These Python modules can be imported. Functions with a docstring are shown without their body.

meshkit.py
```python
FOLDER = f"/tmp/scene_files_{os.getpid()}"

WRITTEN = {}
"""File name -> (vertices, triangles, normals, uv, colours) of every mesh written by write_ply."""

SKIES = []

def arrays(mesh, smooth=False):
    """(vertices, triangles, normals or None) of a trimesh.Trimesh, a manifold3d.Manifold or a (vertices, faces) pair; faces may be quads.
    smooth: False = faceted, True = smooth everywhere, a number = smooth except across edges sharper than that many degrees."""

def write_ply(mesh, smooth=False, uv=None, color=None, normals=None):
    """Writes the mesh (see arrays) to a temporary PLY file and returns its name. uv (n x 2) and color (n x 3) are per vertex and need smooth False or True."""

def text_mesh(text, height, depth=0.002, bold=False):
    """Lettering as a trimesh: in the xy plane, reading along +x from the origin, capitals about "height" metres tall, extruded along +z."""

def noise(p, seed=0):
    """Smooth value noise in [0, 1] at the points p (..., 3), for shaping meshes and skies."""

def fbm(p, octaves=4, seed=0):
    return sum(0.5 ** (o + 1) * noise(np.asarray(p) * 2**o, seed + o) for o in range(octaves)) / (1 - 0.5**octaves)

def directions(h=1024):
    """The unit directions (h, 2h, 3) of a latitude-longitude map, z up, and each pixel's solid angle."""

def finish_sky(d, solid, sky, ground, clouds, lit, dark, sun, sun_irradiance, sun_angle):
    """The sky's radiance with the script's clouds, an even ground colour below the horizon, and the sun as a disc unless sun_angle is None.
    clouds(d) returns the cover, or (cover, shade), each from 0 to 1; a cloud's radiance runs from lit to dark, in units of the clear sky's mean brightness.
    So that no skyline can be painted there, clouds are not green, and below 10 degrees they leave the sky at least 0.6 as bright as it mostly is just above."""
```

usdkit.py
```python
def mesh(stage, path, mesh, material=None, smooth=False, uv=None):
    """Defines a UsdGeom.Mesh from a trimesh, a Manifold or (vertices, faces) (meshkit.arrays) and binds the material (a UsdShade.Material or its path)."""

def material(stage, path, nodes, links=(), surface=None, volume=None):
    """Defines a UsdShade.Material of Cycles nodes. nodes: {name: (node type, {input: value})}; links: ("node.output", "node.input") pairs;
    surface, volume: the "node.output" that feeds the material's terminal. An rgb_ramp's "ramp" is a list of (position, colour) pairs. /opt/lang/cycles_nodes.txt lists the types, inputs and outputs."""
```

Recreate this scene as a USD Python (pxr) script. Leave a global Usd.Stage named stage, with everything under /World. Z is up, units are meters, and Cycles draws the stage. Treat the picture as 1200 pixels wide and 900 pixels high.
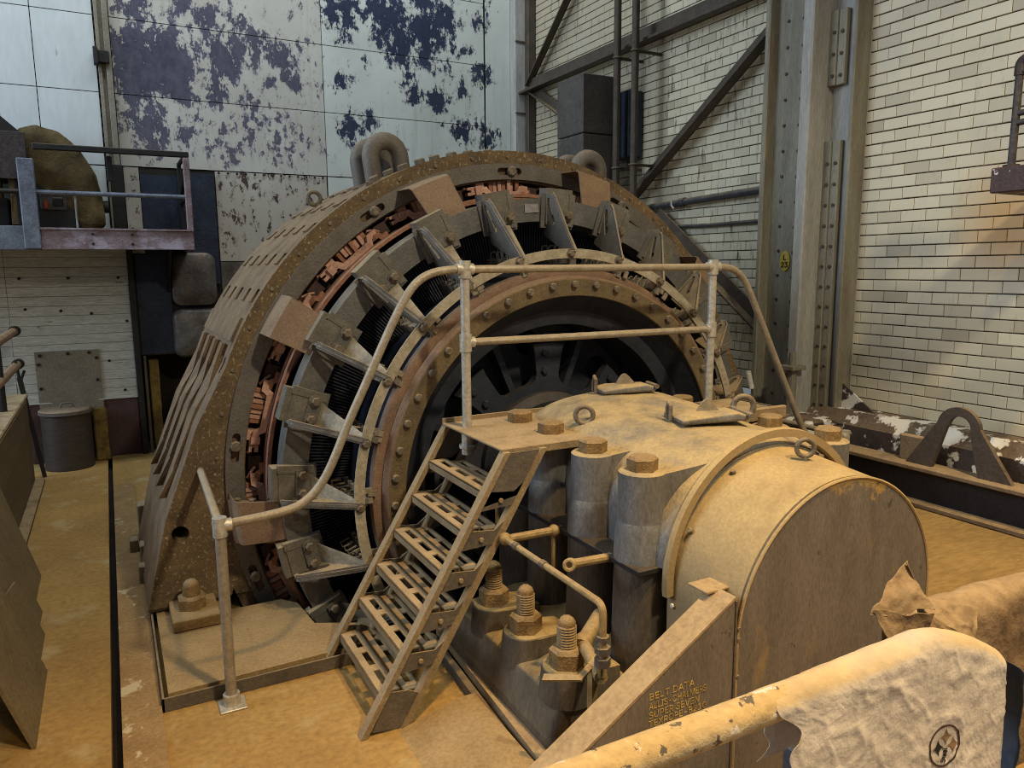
import math, numpy as np, trimesh, usdkit, meshkit
from pxr import Usd, UsdGeom, UsdLux, Gf, Sdf, Vt, UsdShade
from shapely.geometry import Polygon, Point, box as sbox, LineString
from shapely.ops import unary_union
from shapely import affinity
rng = np.random.default_rng(7)
stage = Usd.Stage.CreateInMemory()
UsdGeom.SetStageUpAxis(stage, UsdGeom.Tokens.z); UsdGeom.SetStageMetersPerUnit(stage, 1.0)
UsdGeom.Xform.Define(stage, '/World'); UsdGeom.Scope.Define(stage, '/World/Looks')

# ------------------------------------------------------------ camera, light, exposure
CAM_H = 2.385; FPX = 879.2
yaw, pitch, roll = (math.radians(a) for a in (28.1, 8.8, 0.44))
EXPOSURE = 0.28
cam = UsdGeom.Camera.Define(stage, '/World/camera')
fw = np.array([math.sin(yaw)*math.cos(pitch), math.cos(yaw)*math.cos(pitch), -math.sin(pitch)])
rt0 = np.array([math.cos(yaw), -math.sin(yaw), 0.0]); dn0 = np.cross(fw, rt0)
rt = math.cos(roll)*rt0 + math.sin(roll)*dn0; dn = -math.sin(roll)*rt0 + math.cos(roll)*dn0
m4 = Gf.Matrix4d(*rt, 0, *(-dn), 0, *(-fw), 0, 0, 0, CAM_H, 1)
UsdGeom.Xformable(cam).AddTransformOp().Set(m4)
cam.CreateHorizontalApertureAttr(36.0); cam.CreateVerticalApertureAttr(27.0)
cam.CreateFocalLengthAttr(36.0*FPX/1200); cam.CreateClippingRangeAttr(Gf.Vec2f(0.05, 200))
cam.CreateExposureAttr(EXPOSURE)

dome = UsdLux.DomeLight.Define(stage, '/World/sky_light')          # dull daylight from the roof lights
dome.CreateIntensityAttr(0.052); dome.CreateColorAttr(Gf.Vec3f(0.80, 0.90, 1.0))
def lamp(name, p, inten, col, cone=62, soft=0.9, rad=0.22):
    """a high bay reflector lamp hanging far above, its beam pointing down"""
    l = UsdLux.SphereLight.Define(stage, '/World/' + name); l.CreateRadiusAttr(rad); l.CreateIntensityAttr(inten); l.CreateColorAttr(Gf.Vec3f(*col))
    l.AddTranslateOp().Set(Gf.Vec3d(*p)); a = UsdLux.ShapingAPI.Apply(l.GetPrim()); a.CreateShapingConeAngleAttr(cone); a.CreateShapingConeSoftnessAttr(soft)
WARM = (1.0, 0.65, 0.27)
lamp('high_bay_lamp', (2.9, -0.8, 12.0), 2250, WARM, 33, 0.8)                  # sodium lamps in a row across the hall
lamp('high_bay_lamp_001', (-1.8, -1.1, 12.0), 380, WARM, 33, 0.75)
lamp('high_bay_lamp_002', (3.0, -1.6, 7.2), 580, (1.0, 0.88, 0.62), 78, 0.5)
def rect(name, p, w, h, inten, col, rot):
    l = UsdLux.RectLight.Define(stage, '/World/' + name); l.CreateWidthAttr(w); l.CreateHeightAttr(h)
    l.CreateIntensityAttr(inten); l.CreateColorAttr(Gf.Vec3f(*col)); l.AddTranslateOp().Set(Gf.Vec3d(*p))
    l.AddRotateXYZOp().Set(Gf.Vec3f(*rot)); return l
rect('side_window', (-9.0, 7.5, 7.5), 7, 6, 7.5, (0.66, 0.82, 1.0), (0, -80, 0))   # tall windows on the left, high up
rect('roof_window', (1.0, 7.6, 11.5), 8, 1.2, 19.0, (0.88, 0.96, 1.0), (62, 0, 0))

# ------------------------------------------------------------ materials
DUST = (0.42, 0.30, 0.165)
MATS = {}
def mat(name, a, b=None, dust=0.0, rough=0.75, metal=0.0, scale=3.0, bump=0.25, fine=40.0, dustcol=DUST, contrast=0.18, stretch=(1,1,1), extra=None, spec=0.3, dlo=0.25, dhi=0.75, fv=1.0):
    b = b or tuple(0.6*x for x in a)
    n = {"g": ("geometry", {}), "map": ("mapping", {"scale": stretch}),
         "n1": ("noise_texture", {"scale": scale, "detail": 7, "roughness": 0.65}),
         "r1": ("rgb_ramp", {"ramp": [(0.5-contrast, b), (0.5+contrast, a)]}),
         "n2": ("noise_texture", {"scale": fine, "detail": 5, "roughness": 0.6}),
         "v": ("map_range", {"value": 0.5, "from_min": 0.25, "from_max": 0.75, "to_min": 1-0.28*fv, "to_max": 1+0.22*fv}),
         "mul": ("mix_color", {"blend_type": "multiply", "fac": 1.0}), "cv": ("combine_color", {}),
         "p": ("principled_bsdf", {"roughness": rough, "metallic": metal, "specular_ior_level": spec}),
         "bm": ("bump", {"strength": bump, "distance": 0.02})}
    L = [("g.position", "map.vector"), ("map.vector", "n1.vector"), ("map.vector", "n2.vector"), ("n1.fac", "r1.fac"),
         ("n2.fac", "v.value"), ("v.result", "cv.r"), ("v.result", "cv.g"), ("v.result", "cv.b"), ("r1.color", "mul.a"), ("cv.color", "mul.b"),
         ("n2.fac", "bm.height"), ("bm.normal", "p.normal")]
    out = "mul.result"
    if dust:
        n |= {"sx": ("separate_xyz", {}), "up": ("map_range", {"from_min": dlo, "from_max": dhi, "to_min": 0.0, "to_max": 1.0, "clamp": True}),
              "n3": ("noise_texture", {"scale": 5.0, "detail": 6, "roughness": 0.6}), "dm": ("map_range", {"from_min": 0.30, "from_max": 0.55, "to_min": 0.25, "to_max": 1.0, "clamp": True}),
              "m1": ("math", {"math_type": "multiply"}), "m2": ("math", {"math_type": "multiply", "value2": dust}),
              "dr": ("rgb_ramp", {"ramp": [(0.3, tuple(0.80*x for x in dustcol)), (0.7, tuple(1.08*x for x in dustcol))]}),
              "md": ("mix_color", {}), "mr": ("mix_float", {"a": rough, "b": 0.95}), "mm": ("mix_float", {"a": metal, "b": 0.0})}
        L += [("g.normal", "sx.vector"), ("sx.z", "up.value"), ("g.position", "n3.vector"), ("n3.fac", "dm.value"), ("up.result", "m1.value1"), ("dm.result", "m1.value2"),
              ("m1.value", "m2.value1"), ("m2.value", "md.fac"), (out, "md.a"), ("n2.fac", "dr.fac"), ("dr.color", "md.b"),
              ("m2.value", "mr.fac"), ("mr.result", "p.roughness"), ("m2.value", "mm.fac"), ("mm.result", "p.metallic")]
        out = "md.result"
    if extra: out = extra(n, L, out)
    L.append((out, "p.base_color"))
    MATS[name] = usdkit.material(stage, '/World/Looks/' + name, n, L, surface="p.BSDF")
    return MATS[name]
def blotch(col, lo, hi, scale, amount=1.0, tag='x', detail=8, stretch=(1,1,1), rough=0.62):
    """worn patches with sharp edges, thresholded noise"""
    def f(n, L, out):
        n.update({"bm"+tag: ("mapping", {"scale": stretch}), "bn"+tag: ("noise_texture", {"scale": scale, "detail": detail, "roughness": rough}),
                  "br"+tag: ("map_range", {"from_min": lo, "from_max": hi, "to_min": 0, "to_max": amount, "clamp": True}), "bx"+tag: ("mix_color", {"b": col})})
        L += [("g.position", "bm"+tag+".vector"), ("bm"+tag+".vector", "bn"+tag+".vector"), ("bn"+tag+".fac", "br"+tag+".value"), ("br"+tag+".result", "bx"+tag+".fac"), (out, "bx"+tag+".a")]
        return "bx"+tag+".result"
    return f
def chain(*fs):
    def f(n, L, out):
        for g in fs: out = g(n, L, out)
        return out
    return f
def crown_stain(n, L, out):
    """old orange paint left along the upper rim of the guard's end plate"""
    n.update({"cs": ("separate_xyz", {}), "cz": ("map_range", {"from_min": 1.10, "from_max": 1.42, "to_min": 0.0, "to_max": 0.30, "clamp": True}), "cn": ("noise_texture", {"scale": 6.0, "detail": 8, "roughness": 0.68}),
              "ca": ("math", {"math_type": "add"}), "cf": ("map_range", {"from_min": 0.74, "from_max": 0.80, "to_min": 0, "to_max": 0.85, "clamp": True}), "cx": ("mix_color", {"b": (0.40,0.255,0.08)})})
    L += [("g.position","cs.vector"), ("cs.z","cz.value"), ("g.position","cn.vector"), ("cn.fac","ca.value1"), ("cz.result","ca.value2"), ("ca.value","cf.value"), ("cf.result","cx.fac"), (out,"cx.a")]
    return "cx.result"
mat('floor_dust', (0.43,0.265,0.085), (0.28,0.165,0.052), rough=0.9, scale=1.1, fine=26, bump=0.25, contrast=0.25, extra=chain(blotch((0.47,0.37,0.19), 0.56, 0.72, 2.3, 0.8, 'a'), blotch((0.14,0.10,0.05), 0.66, 0.72, 5.0, 0.6, 'b')))
mat('deck_dust', (0.33,0.22,0.085), (0.22,0.14,0.05), rough=0.85, scale=1.6, fine=20, bump=0.3, stretch=(0.5,1.6,1), extra=blotch((0.50,0.42,0.28), 0.66, 0.72, 4.0, 0.9, 'a'))
mat('concrete', (0.36,0.30,0.20), (0.24,0.19,0.12), rough=0.92, scale=4, fine=60, bump=0.6, extra=blotch((0.52,0.46,0.34), 0.60, 0.66, 6.0, 0.8, 'a'))
mat('kerb', (0.36,0.23,0.10), (0.27,0.165,0.07), rough=0.85, scale=5, fine=50, bump=0.4, extra=blotch((0.55,0.45,0.28), 0.60, 0.64, 7.0, 0.9, 'a'))
mat('plate', (0.34,0.225,0.095), (0.23,0.15,0.06), rough=0.85, dust=0.35, scale=4, fine=50)
mat('edge_iron', (0.16,0.13,0.10), (0.09,0.075,0.06), rough=0.6, metal=0.3, dust=0.5)
mat('dark_gap', (0.03,0.025,0.02), rough=0.9)
mat('frame', (0.22,0.14,0.078), (0.12,0.075,0.042), rough=0.7, metal=0.1, dust=0.35, scale=5, fine=60, bump=0.5, dlo=0.1, dhi=0.9)
mat('frame_face', (0.20,0.13,0.065), (0.10,0.068,0.038), rough=0.75, scale=7, fine=80, bump=0.4, dust=0.4, extra=blotch((0.46,0.36,0.20), 0.57, 0.66, 48.0, 0.9, 'a', stretch=(1,1,0.7)))
mat('ring_grey', (0.19,0.165,0.14), (0.13,0.11,0.09), rough=0.6, metal=0.3, dust=0.4, scale=6, fine=70)
mat('yoke', (0.18,0.17,0.155), (0.115,0.107,0.097), rough=0.55, metal=0.35, dust=0.45, scale=6, fine=70)
mat('cover_sheet', (0.26,0.165,0.095), (0.20,0.12,0.07), rough=0.75, dust=0.35, scale=5, fine=80)
mat('arm_iron', (0.20,0.178,0.145), (0.12,0.105,0.085), rough=0.6, metal=0.25, dust=0.9, scale=8, fine=80, dlo=0.35, dhi=0.8)
mat('bolt_iron', (0.22,0.18,0.13), (0.13,0.10,0.07), rough=0.6, metal=0.3, dust=0.6, scale=20)
mat('copper_old', (0.42,0.20,0.12), (0.26,0.11,0.065), rough=0.55, metal=0.25, dust=0.3, scale=14, fine=80)
mat('copper_pink', (0.62,0.37,0.27), (0.45,0.24,0.17), rough=0.6, metal=0.15, scale=16, fine=80)
mat('winding_dark', (0.07,0.035,0.028), (0.04,0.02,0.018), rough=0.55, scale=12)
mat('rust_ring', (0.25,0.155,0.10), (0.16,0.095,0.06), rough=0.7, dust=0.25, scale=8, fine=70, stretch=(1,1,1))
mat('flange_face', (0.20,0.145,0.075), (0.12,0.09,0.055), rough=0.65, metal=0.2, dust=0.25, scale=7, fine=60)
mat('rotor_dark', (0.050,0.054,0.070), (0.028,0.030,0.038), rough=0.6, metal=0.2, scale=6, fine=50, bump=0.15, dust=0.12)
mat('commutator', (0.055,0.058,0.078), (0.03,0.032,0.043), rough=0.45, metal=0.4, scale=20)
mat('brush_metal', (0.34,0.29,0.22), (0.20,0.165,0.12), rough=0.6, metal=0.3, dust=0.4, scale=18)
mat('ring_pale', (0.42,0.37,0.28), (0.28,0.24,0.17), rough=0.6, dust=0.5, scale=9)
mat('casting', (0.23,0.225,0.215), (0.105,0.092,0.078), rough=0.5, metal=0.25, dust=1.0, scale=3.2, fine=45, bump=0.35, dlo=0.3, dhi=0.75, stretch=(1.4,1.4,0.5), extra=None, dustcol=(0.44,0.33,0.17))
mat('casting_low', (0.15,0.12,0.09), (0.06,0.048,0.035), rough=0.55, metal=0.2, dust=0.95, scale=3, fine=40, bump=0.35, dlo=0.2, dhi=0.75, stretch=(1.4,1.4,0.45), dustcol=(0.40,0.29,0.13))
mat('guard_round', (0.36,0.26,0.13), (0.28,0.20,0.10), fv=0.4, rough=0.65, metal=0.15, dust=0.9, scale=4, fine=60, bump=0.15, dlo=-0.1, dhi=0.7, dustcol=(0.47,0.345,0.165))
mat('guard_face', (0.19,0.162,0.132), (0.13,0.11,0.09), rough=0.6, metal=0.2, scale=3.5, fine=60, bump=0.15, stretch=(2,1,0.6),
    extra=chain(blotch((0.34,0.23,0.10), 0.60, 0.70, 3.2, 0.6, 'a', stretch=(1.5,1,0.7)), crown_stain, blotch((0.06,0.05,0.045), 0.66, 0.69, 11.0, 0.8, 'b')))
mat('guard_strut', (0.36,0.25,0.13), (0.25,0.17,0.09), rough=0.7, dust=0.8, scale=6, dlo=0.1)
mat('stair', (0.34,0.25,0.14), (0.22,0.16,0.09), rough=0.7, metal=0.15, dust=0.95, scale=7, fine=60, dlo=0.3)
mat('stair_plate', (0.16,0.135,0.105), (0.11,0.09,0.07), rough=0.6, metal=0.2, dust=0.9, scale=7, fine=60, dlo=0.3)
mat('galvanised', (0.40,0.345,0.26), (0.28,0.235,0.175), rough=0.5, metal=0.4, dust=0.55, scale=14, fine=70, bump=0.15)
mat('galvanised_clean', (0.58,0.54,0.46), (0.44,0.40,0.33), rough=0.45, metal=0.45, scale=30)
mat('brass_pipe', (0.40,0.28,0.12), (0.26,0.18,0.08), rough=0.55, metal=0.3, dust=0.6, scale=14)
mat('stud_rust', (0.30,0.19,0.075), (0.16,0.095,0.035), rough=0.8, dust=0.6, scale=24, fine=90, bump=0.6)
mat('girder_top', (0.20,0.15,0.10), (0.12,0.09,0.06), rough=0.7, dust=0.6)
mat('girder_blue', (0.030,0.030,0.036), (0.018,0.018,0.022), rough=0.5, dust=0.8, scale=5)
mat('lug_steel', (0.10,0.08,0.065), (0.07,0.055,0.045), rough=0.6, metal=0.2, dust=0.4)
mat('column', (0.27,0.25,0.19), (0.17,0.15,0.11), rough=0.6, metal=0.2, scale=2.2, fine=30, stretch=(3,3,0.5), bump=0.15, extra=blotch((0.40,0.27,0.12), 0.62, 0.72, 3.0, 0.6, 'a', stretch=(4,4,0.35)))
mat('column_grey', (0.36,0.35,0.32), (0.25,0.24,0.22), rough=0.6, scale=3, fine=30, stretch=(3,3,0.4), bump=0.1)
mat('brace_iron', (0.09,0.068,0.05), (0.05,0.04,0.03), rough=0.6, metal=0.2, dust=0.5, scale=6)
mat('duct', (0.085,0.074,0.064), (0.055,0.048,0.043), rough=0.6, metal=0.1, scale=2.5, fine=20, bump=0.08)
mat('conduit', (0.06,0.06,0.065), (0.04,0.04,0.042), rough=0.5, metal=0.3, dust=0.4, scale=10)
mat('mortar', (0.085,0.07,0.05), (0.04,0.033,0.025), rough=0.95, scale=6, fine=60, bump=0.5)
mat('curb', (0.075,0.055,0.05), (0.04,0.03,0.028), rough=0.8, scale=4, fine=40, dust=0.3, extra=blotch((0.66,0.64,0.60), 0.53, 0.56, 5.0, 1.0, 'a', stretch=(1,1,0.8)))
def brick_mat(name, node, d0=0.58, d1=0.78, da=0.75, soot=(0.34,0.30,0.23), k=1.0):
    n = {"g": ("geometry", {}), "o": ("object_info", {}), "m": ("mapping", {"scale": (3.0,3.0,1.0) if k == 1.0 else (3.2,3.2,0.7)}), "n1": ("noise_texture", {"scale": 5.0, "detail": 7, "roughness": 0.7}),
         "r": ("rgb_ramp", {"ramp": [(q, tuple(k*x for x in c)) for q, c in ((0.0,(0.43,0.37,0.26)), (0.06,(0.49,0.43,0.31)), (0.16,(0.57,0.51,0.365)), (1.0,(0.66,0.59,0.43)))]}),
         "d": ("map_range", {"from_min": d0, "from_max": d1, "to_min": 0.0, "to_max": da, "clamp": True}), "mx": ("mix_color", {"b": soot}),
         "sx": ("separate_xyz", {}), "lo": ("map_range", {"from_min": 0.55, "from_max": 0.75, "to_min": 0.0, "to_max": 0.5, "clamp": True}),
         "n2": ("noise_texture", {"scale": 1.1, "detail": 5}), "mz": ("mix_color", {"b": (0.36,0.33,0.27)}),
         "ty": ("map_range", {"range_type": "smoothstep", "from_min": 3.95, "from_max": 3.35, "to_min": 0.0, "to_max": 1.0, "clamp": True}),
         "tz": ("map_range", {"range_type": "smoothstep", "from_min": 3.35, "from_max": 2.75, "to_min": 0.0, "to_max": 1.0, "clamp": True}),
         "tz2": ("map_range", {"range_type": "smoothstep", "from_min": 2.15, "from_max": 2.6, "to_min": 0.0, "to_max": 1.0, "clamp": True}),
         "t1": ("math", {"math_type": "multiply"}), "t2": ("math", {"math_type": "multiply"}), "t3": ("math", {"math_type": "multiply", "value2": 0.7}), "rs": ("mix_color", {"b": (0.46,0.23,0.04)}),
         "p": ("principled_bsdf", {"roughness": 0.42, "specular_ior_level": 0.35}), "b": ("bump", {"strength": 0.12, "distance": 0.01})}
    L = [("g.position","m.vector"), ("m.vector","n1.vector"), (node,"r.fac"), ("n1.fac","d.value"), ("d.result","mx.fac"), ("r.color","mx.a"),
         ("g.position","sx.vector"), ("g.position","n2.vector"), ("n2.fac","lo.value"), ("lo.result","mz.fac"), ("mx.result","mz.a"),
         ("sx.y","ty.value"), ("sx.z","tz.value"), ("sx.z","tz2.value"), ("ty.result","t1.value1"), ("tz.result","t1.value2"), ("t1.value","t2.value1"), ("tz2.result","t2.value2"),
         ("t2.value","t3.value1"),  ("t3.value","rs.fac"), ("mz.result","rs.a"), ("rs.result","p.base_color"), ("n1.fac","b.height"), ("b.normal","p.normal")]
    MATS[name] = usdkit.material(stage, '/World/Looks/'+name, n, L, surface="p.BSDF")
brick_mat('brick', "o.random"); brick_mat('brick_far', "g.random_per_island")
brick_mat('brick_sooty', "o.random", 0.56, 0.66, 0.85, (0.10,0.085,0.065), 0.86); brick_mat('brick_sooty_far', "g.random_per_island", 0.56, 0.66, 0.85, (0.10,0.085,0.065), 0.86)
def peel_mat(name, paint, paint2, bare, bare2, speck=0.0):
    n = {"g": ("geometry", {}), "at": ("attribute", {"attribute": "peel"}),
         "m": ("mapping", {"scale": (1.0,1.0,0.6)}), "n1": ("noise_texture", {"scale": 9.5, "detail": 10, "roughness": 0.72}),
         "n2": ("noise_texture", {"scale": 1.2, "detail": 6}), "n3": ("noise_texture", {"scale": 26.0, "detail": 6, "roughness": 0.7}),
         "a1": ("math", {"math_type": "add"}), "s1": ("math", {"math_type": "multiply", "value2": 0.36}), "a2": ("math", {"math_type": "add"}),
         "th": ("map_range", {"from_min": 0.935, "from_max": 0.96, "to_min": 0, "to_max": 1, "clamp": True}),
         "ed": ("map_range", {"from_min": 0.87, "from_max": 0.935, "to_min": 0, "to_max": 0.5, "clamp": True}),
         "pr": ("rgb_ramp", {"ramp": [(0.3, paint2), (0.7, paint)]}), "br": ("rgb_ramp", {"ramp": [(0.35, bare), (0.65, bare2)]}),
         "st": ("mapping", {"scale": (6.0,6.0,0.35)}), "n4": ("noise_texture", {"scale": 2.0, "detail": 6, "roughness": 0.6}),
         "sr": ("map_range", {"from_min": 0.56, "from_max": 0.75, "to_min": 0, "to_max": 0.45, "clamp": True}), "sm": ("mix_color", {"b": (0.30,0.28,0.24)}),
         "em": ("mix_color", {"b": (0.34,0.29,0.22)}), "mx": ("mix_color", {}), "ro": ("mix_float", {"a": 0.55, "b": 0.33}), "me": ("mix_float", {"a": 0.0, "b": 0.55}),
         "p": ("principled_bsdf", {}), "b": ("bump", {"strength": 0.5, "distance": 0.006, "invert": True}), "b2": ("bump", {"strength": 0.12, "distance": 0.05})}
    L = [("g.position","m.vector"), ("m.vector","n1.vector"), ("m.vector","n3.vector"), ("g.position","n2.vector"), ("at.fac","a1.value1"), ("n1.fac","a1.value2"),
         ("n3.fac","s1.value1"), ("a1.value","a2.value1"), ("s1.value","a2.value2"), ("a2.value","th.value"), ("a2.value","ed.value"), ("n2.fac","pr.fac"), ("n1.fac","br.fac"),
         ("g.position","st.vector"), ("st.vector","n4.vector"), ("n4.fac","sr.value"), ("sr.result","sm.fac"), ("pr.color","sm.a"), ("ed.result","em.fac"), ("sm.result","em.a"), ("em.result","mx.a"), ("br.color","mx.b"),
         ("th.result","mx.fac"), ("mx.result","p.base_color"), ("th.result","ro.fac"), ("ro.result","p.roughness"), ("th.result","me.fac"), ("me.result","p.metallic"),
         ("n2.fac","b2.height"), ("th.result","b.height"), ("b2.normal","b.normal"), ("b.normal","p.normal")]
    MATS[name] = usdkit.material(stage, '/World/Looks/'+name, n, L, surface="p.BSDF")
peel_mat('peel_paint', (0.56,0.60,0.56), (0.45,0.48,0.44), (0.035,0.045,0.085), (0.06,0.075,0.13))
peel_mat('peel_purple', (0.50,0.50,0.45), (0.40,0.38,0.33), (0.075,0.078,0.115), (0.17,0.165,0.215))
peel_mat('peel_rust', (0.46,0.44,0.38), (0.33,0.29,0.24), (0.05,0.035,0.035), (0.09,0.06,0.055))
mat('panel_white', (0.57,0.61,0.61), (0.52,0.555,0.55), rough=0.5, scale=1.5, fine=9, bump=0.08, fv=0.25, stretch=(2,1,0.5), extra=blotch((0.30,0.28,0.25), 0.68, 0.74, 5, 0.7, 'a', stretch=(3,1,0.6)))
mat('plank', (0.54,0.545,0.51), (0.42,0.42,0.385), rough=0.7, scale=3, fine=24, stretch=(0.5,1,4), bump=0.4, extra=blotch((0.16,0.13,0.10), 0.64, 0.70, 6, 0.8, 'a', stretch=(0.6,1,2)))
mat('red_base', (0.085,0.045,0.045), (0.06,0.032,0.03), rough=0.7, scale=4)
mat('panel_tan', (0.24,0.215,0.165), (0.17,0.15,0.11), rough=0.7, scale=4)
mat('navy_sheet', (0.035,0.045,0.075), (0.02,0.025,0.04), rough=0.45, metal=0.3, scale=4)
mat('dented_sheet', (0.17,0.155,0.145), (0.07,0.06,0.055), rough=0.45, metal=0.4, scale=3.5, fine=20, extra=blotch((0.20,0.12,0.06), 0.58, 0.68, 4, 0.6, 'a'))
mat('black_iron', (0.022,0.020,0.020), (0.012,0.011,0.011), rough=0.6, dust=0.15)
mat('mezz_beam', (0.27,0.22,0.25), (0.16,0.10,0.095), rough=0.5, scale=5, stretch=(1,1,1.5), extra=blotch((0.42,0.38,0.46), 0.55, 0.66, 4, 0.7, 'a'))
mat('mezz_blue', (0.17,0.20,0.25), (0.10,0.11,0.14), rough=0.5, scale=5)
mat('tarp', (0.135,0.095,0.035), (0.06,0.043,0.018), rough=0.8, scale=4, fine=30, bump=0.4)
mat('drum_steel', (0.075,0.062,0.052), (0.05,0.04,0.033), rough=0.55, metal=0.3, dust=0.5, scale=5, stretch=(1,1,8))
mat('drum_lid', (0.18,0.15,0.14), (0.10,0.08,0.07), rough=0.6, metal=0.2, dust=0.5)
mat('wood_low', (0.14,0.095,0.05), (0.09,0.06,0.03), rough=0.8, dust=0.8, scale=4, stretch=(1,0.3,2))
mat('lean_plate', (0.20,0.145,0.07), (0.14,0.10,0.048), rough=0.75, dust=0.6, scale=3)
mat('block_wood', (0.25,0.19,0.12), (0.16,0.12,0.075), rough=0.8, dust=0.7, scale=8)
mat('yellow_rust', (0.28,0.19,0.05), (0.10,0.065,0.025), rough=0.8, scale=9)
mat('paper', (0.60,0.53,0.45), (0.50,0.435,0.365), rough=0.7, scale=4, fine=20, bump=0.3, dust=0.85, dustcol=(0.46,0.33,0.16), dlo=0.2, dhi=0.6)
mat('paper_brown', (0.215,0.14,0.07), (0.145,0.09,0.045), rough=0.75, scale=6, fine=40, bump=0.35, dust=0.5)
mat('pipe_painted', (0.52,0.44,0.30), (0.36,0.27,0.15), rough=0.6, scale=14, fine=60, dust=0.9, dustcol=(0.46,0.32,0.14), dlo=-0.3, dhi=0.5, extra=chain(blotch((0.62,0.57,0.50), 0.56, 0.60, 22, 0.8, 'b'), blotch((0.07,0.06,0.055), 0.62, 0.64, 34, 0.9, 'a')))
mat('plastic_blue', (0.07,0.085,0.11), (0.05,0.06,0.08), rough=0.35, scale=6, bump=0.1)
mat('ink', (0.07,0.04,0.03), rough=0.7); mat('ink_brown', (0.27,0.16,0.085), rough=0.7); mat('ink_black', (0.012,0.010,0.010), rough=0.7)
mat('stencil', (0.52,0.36,0.09), (0.30,0.21,0.07), rough=0.8, scale=40, contrast=0.1)
mat('sign_yellow', (0.55,0.40,0.06), rough=0.5)
mat('white_tag', (0.75,0.70,0.58), rough=0.5)
mat('nameplate', (0.42,0.39,0.37), (0.3,0.28,0.27), rough=0.4, metal=0.4, scale=30)
mat('channel_red', (0.075,0.045,0.045), (0.05,0.03,0.03), rough=0.55, extra=blotch((0.70,0.68,0.66), 0.62, 0.64, 9, 1.0, 'a'))
mat('rail_dark', (0.075,0.062,0.06), (0.045,0.037,0.036), rough=0.5, metal=0.3, scale=20)
mat('lamp_red', (0.5,0.10,0.03), rough=0.5)
mat('threadbare', (0.05,0.04,0.035), rough=0.7)

# ------------------------------------------------------------ object helpers
taken = {}
def numbered(parent, name):
    k = taken.get((parent, name), 0); taken[(parent, name)] = k+1
    return f"{parent}/{name}" + (f"_{k:03d}" if k else '')
def meta(prim, **kw):
    for k, v in kw.items():
        if v: prim.SetCustomDataByKey(k, v)
class Thing:
    def __init__(s, name, base=(0,0,0), label=None, cat=None, group=None, kind=None):
        s.base = np.array(base, float); s.path = numbered('/World', name)
        x = UsdGeom.Xform.Define(stage, s.path); x.AddTranslateOp().Set(Gf.Vec3d(*s.base)); s.prim = x.GetPrim()
        meta(s.prim, label=label, category=cat, group=group, kind=kind)
    def part(s, name, mesh, m, smooth=30, label=None, kind=None, parent=None, prim=None):
        p = numbered(parent.path if parent else s.path, name)
        g = tomesh(mesh)
        g = (g[0]-s.base, g[1])
        q = usdkit.mesh(stage, p, trimesh.Trimesh(g[0], g[1], process=False) if smooth else g, MATS[m], smooth or False)
        meta(q.GetPrim(), label=label, kind=kind)
        o = Sub(); o.path, o.prim = p, q; return o
class Sub: pass
def tomesh(m):
    if isinstance(m, (list, tuple)) and not (len(m) == 2 and isinstance(m[0], np.ndarray)):
        m = cat(m)
    if isinstance(m, trimesh.Trimesh): return np.array(m.vertices, float), np.array(m.faces)
    if hasattr(m, 'to_mesh'):
        q = m.to_mesh(); return np.array(q.vert_properties[:, :3], float), np.array(q.tri_verts)
    return np.asarray(m[0], float), np.asarray(m[1])
def cat(ms):
    V, F, n = [], [], 0
    for m in ms:
        v, f = tomesh(m); V.append(v); F.append(f+n); n += len(v)
    return np.vstack(V), np.vstack(F)
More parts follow.
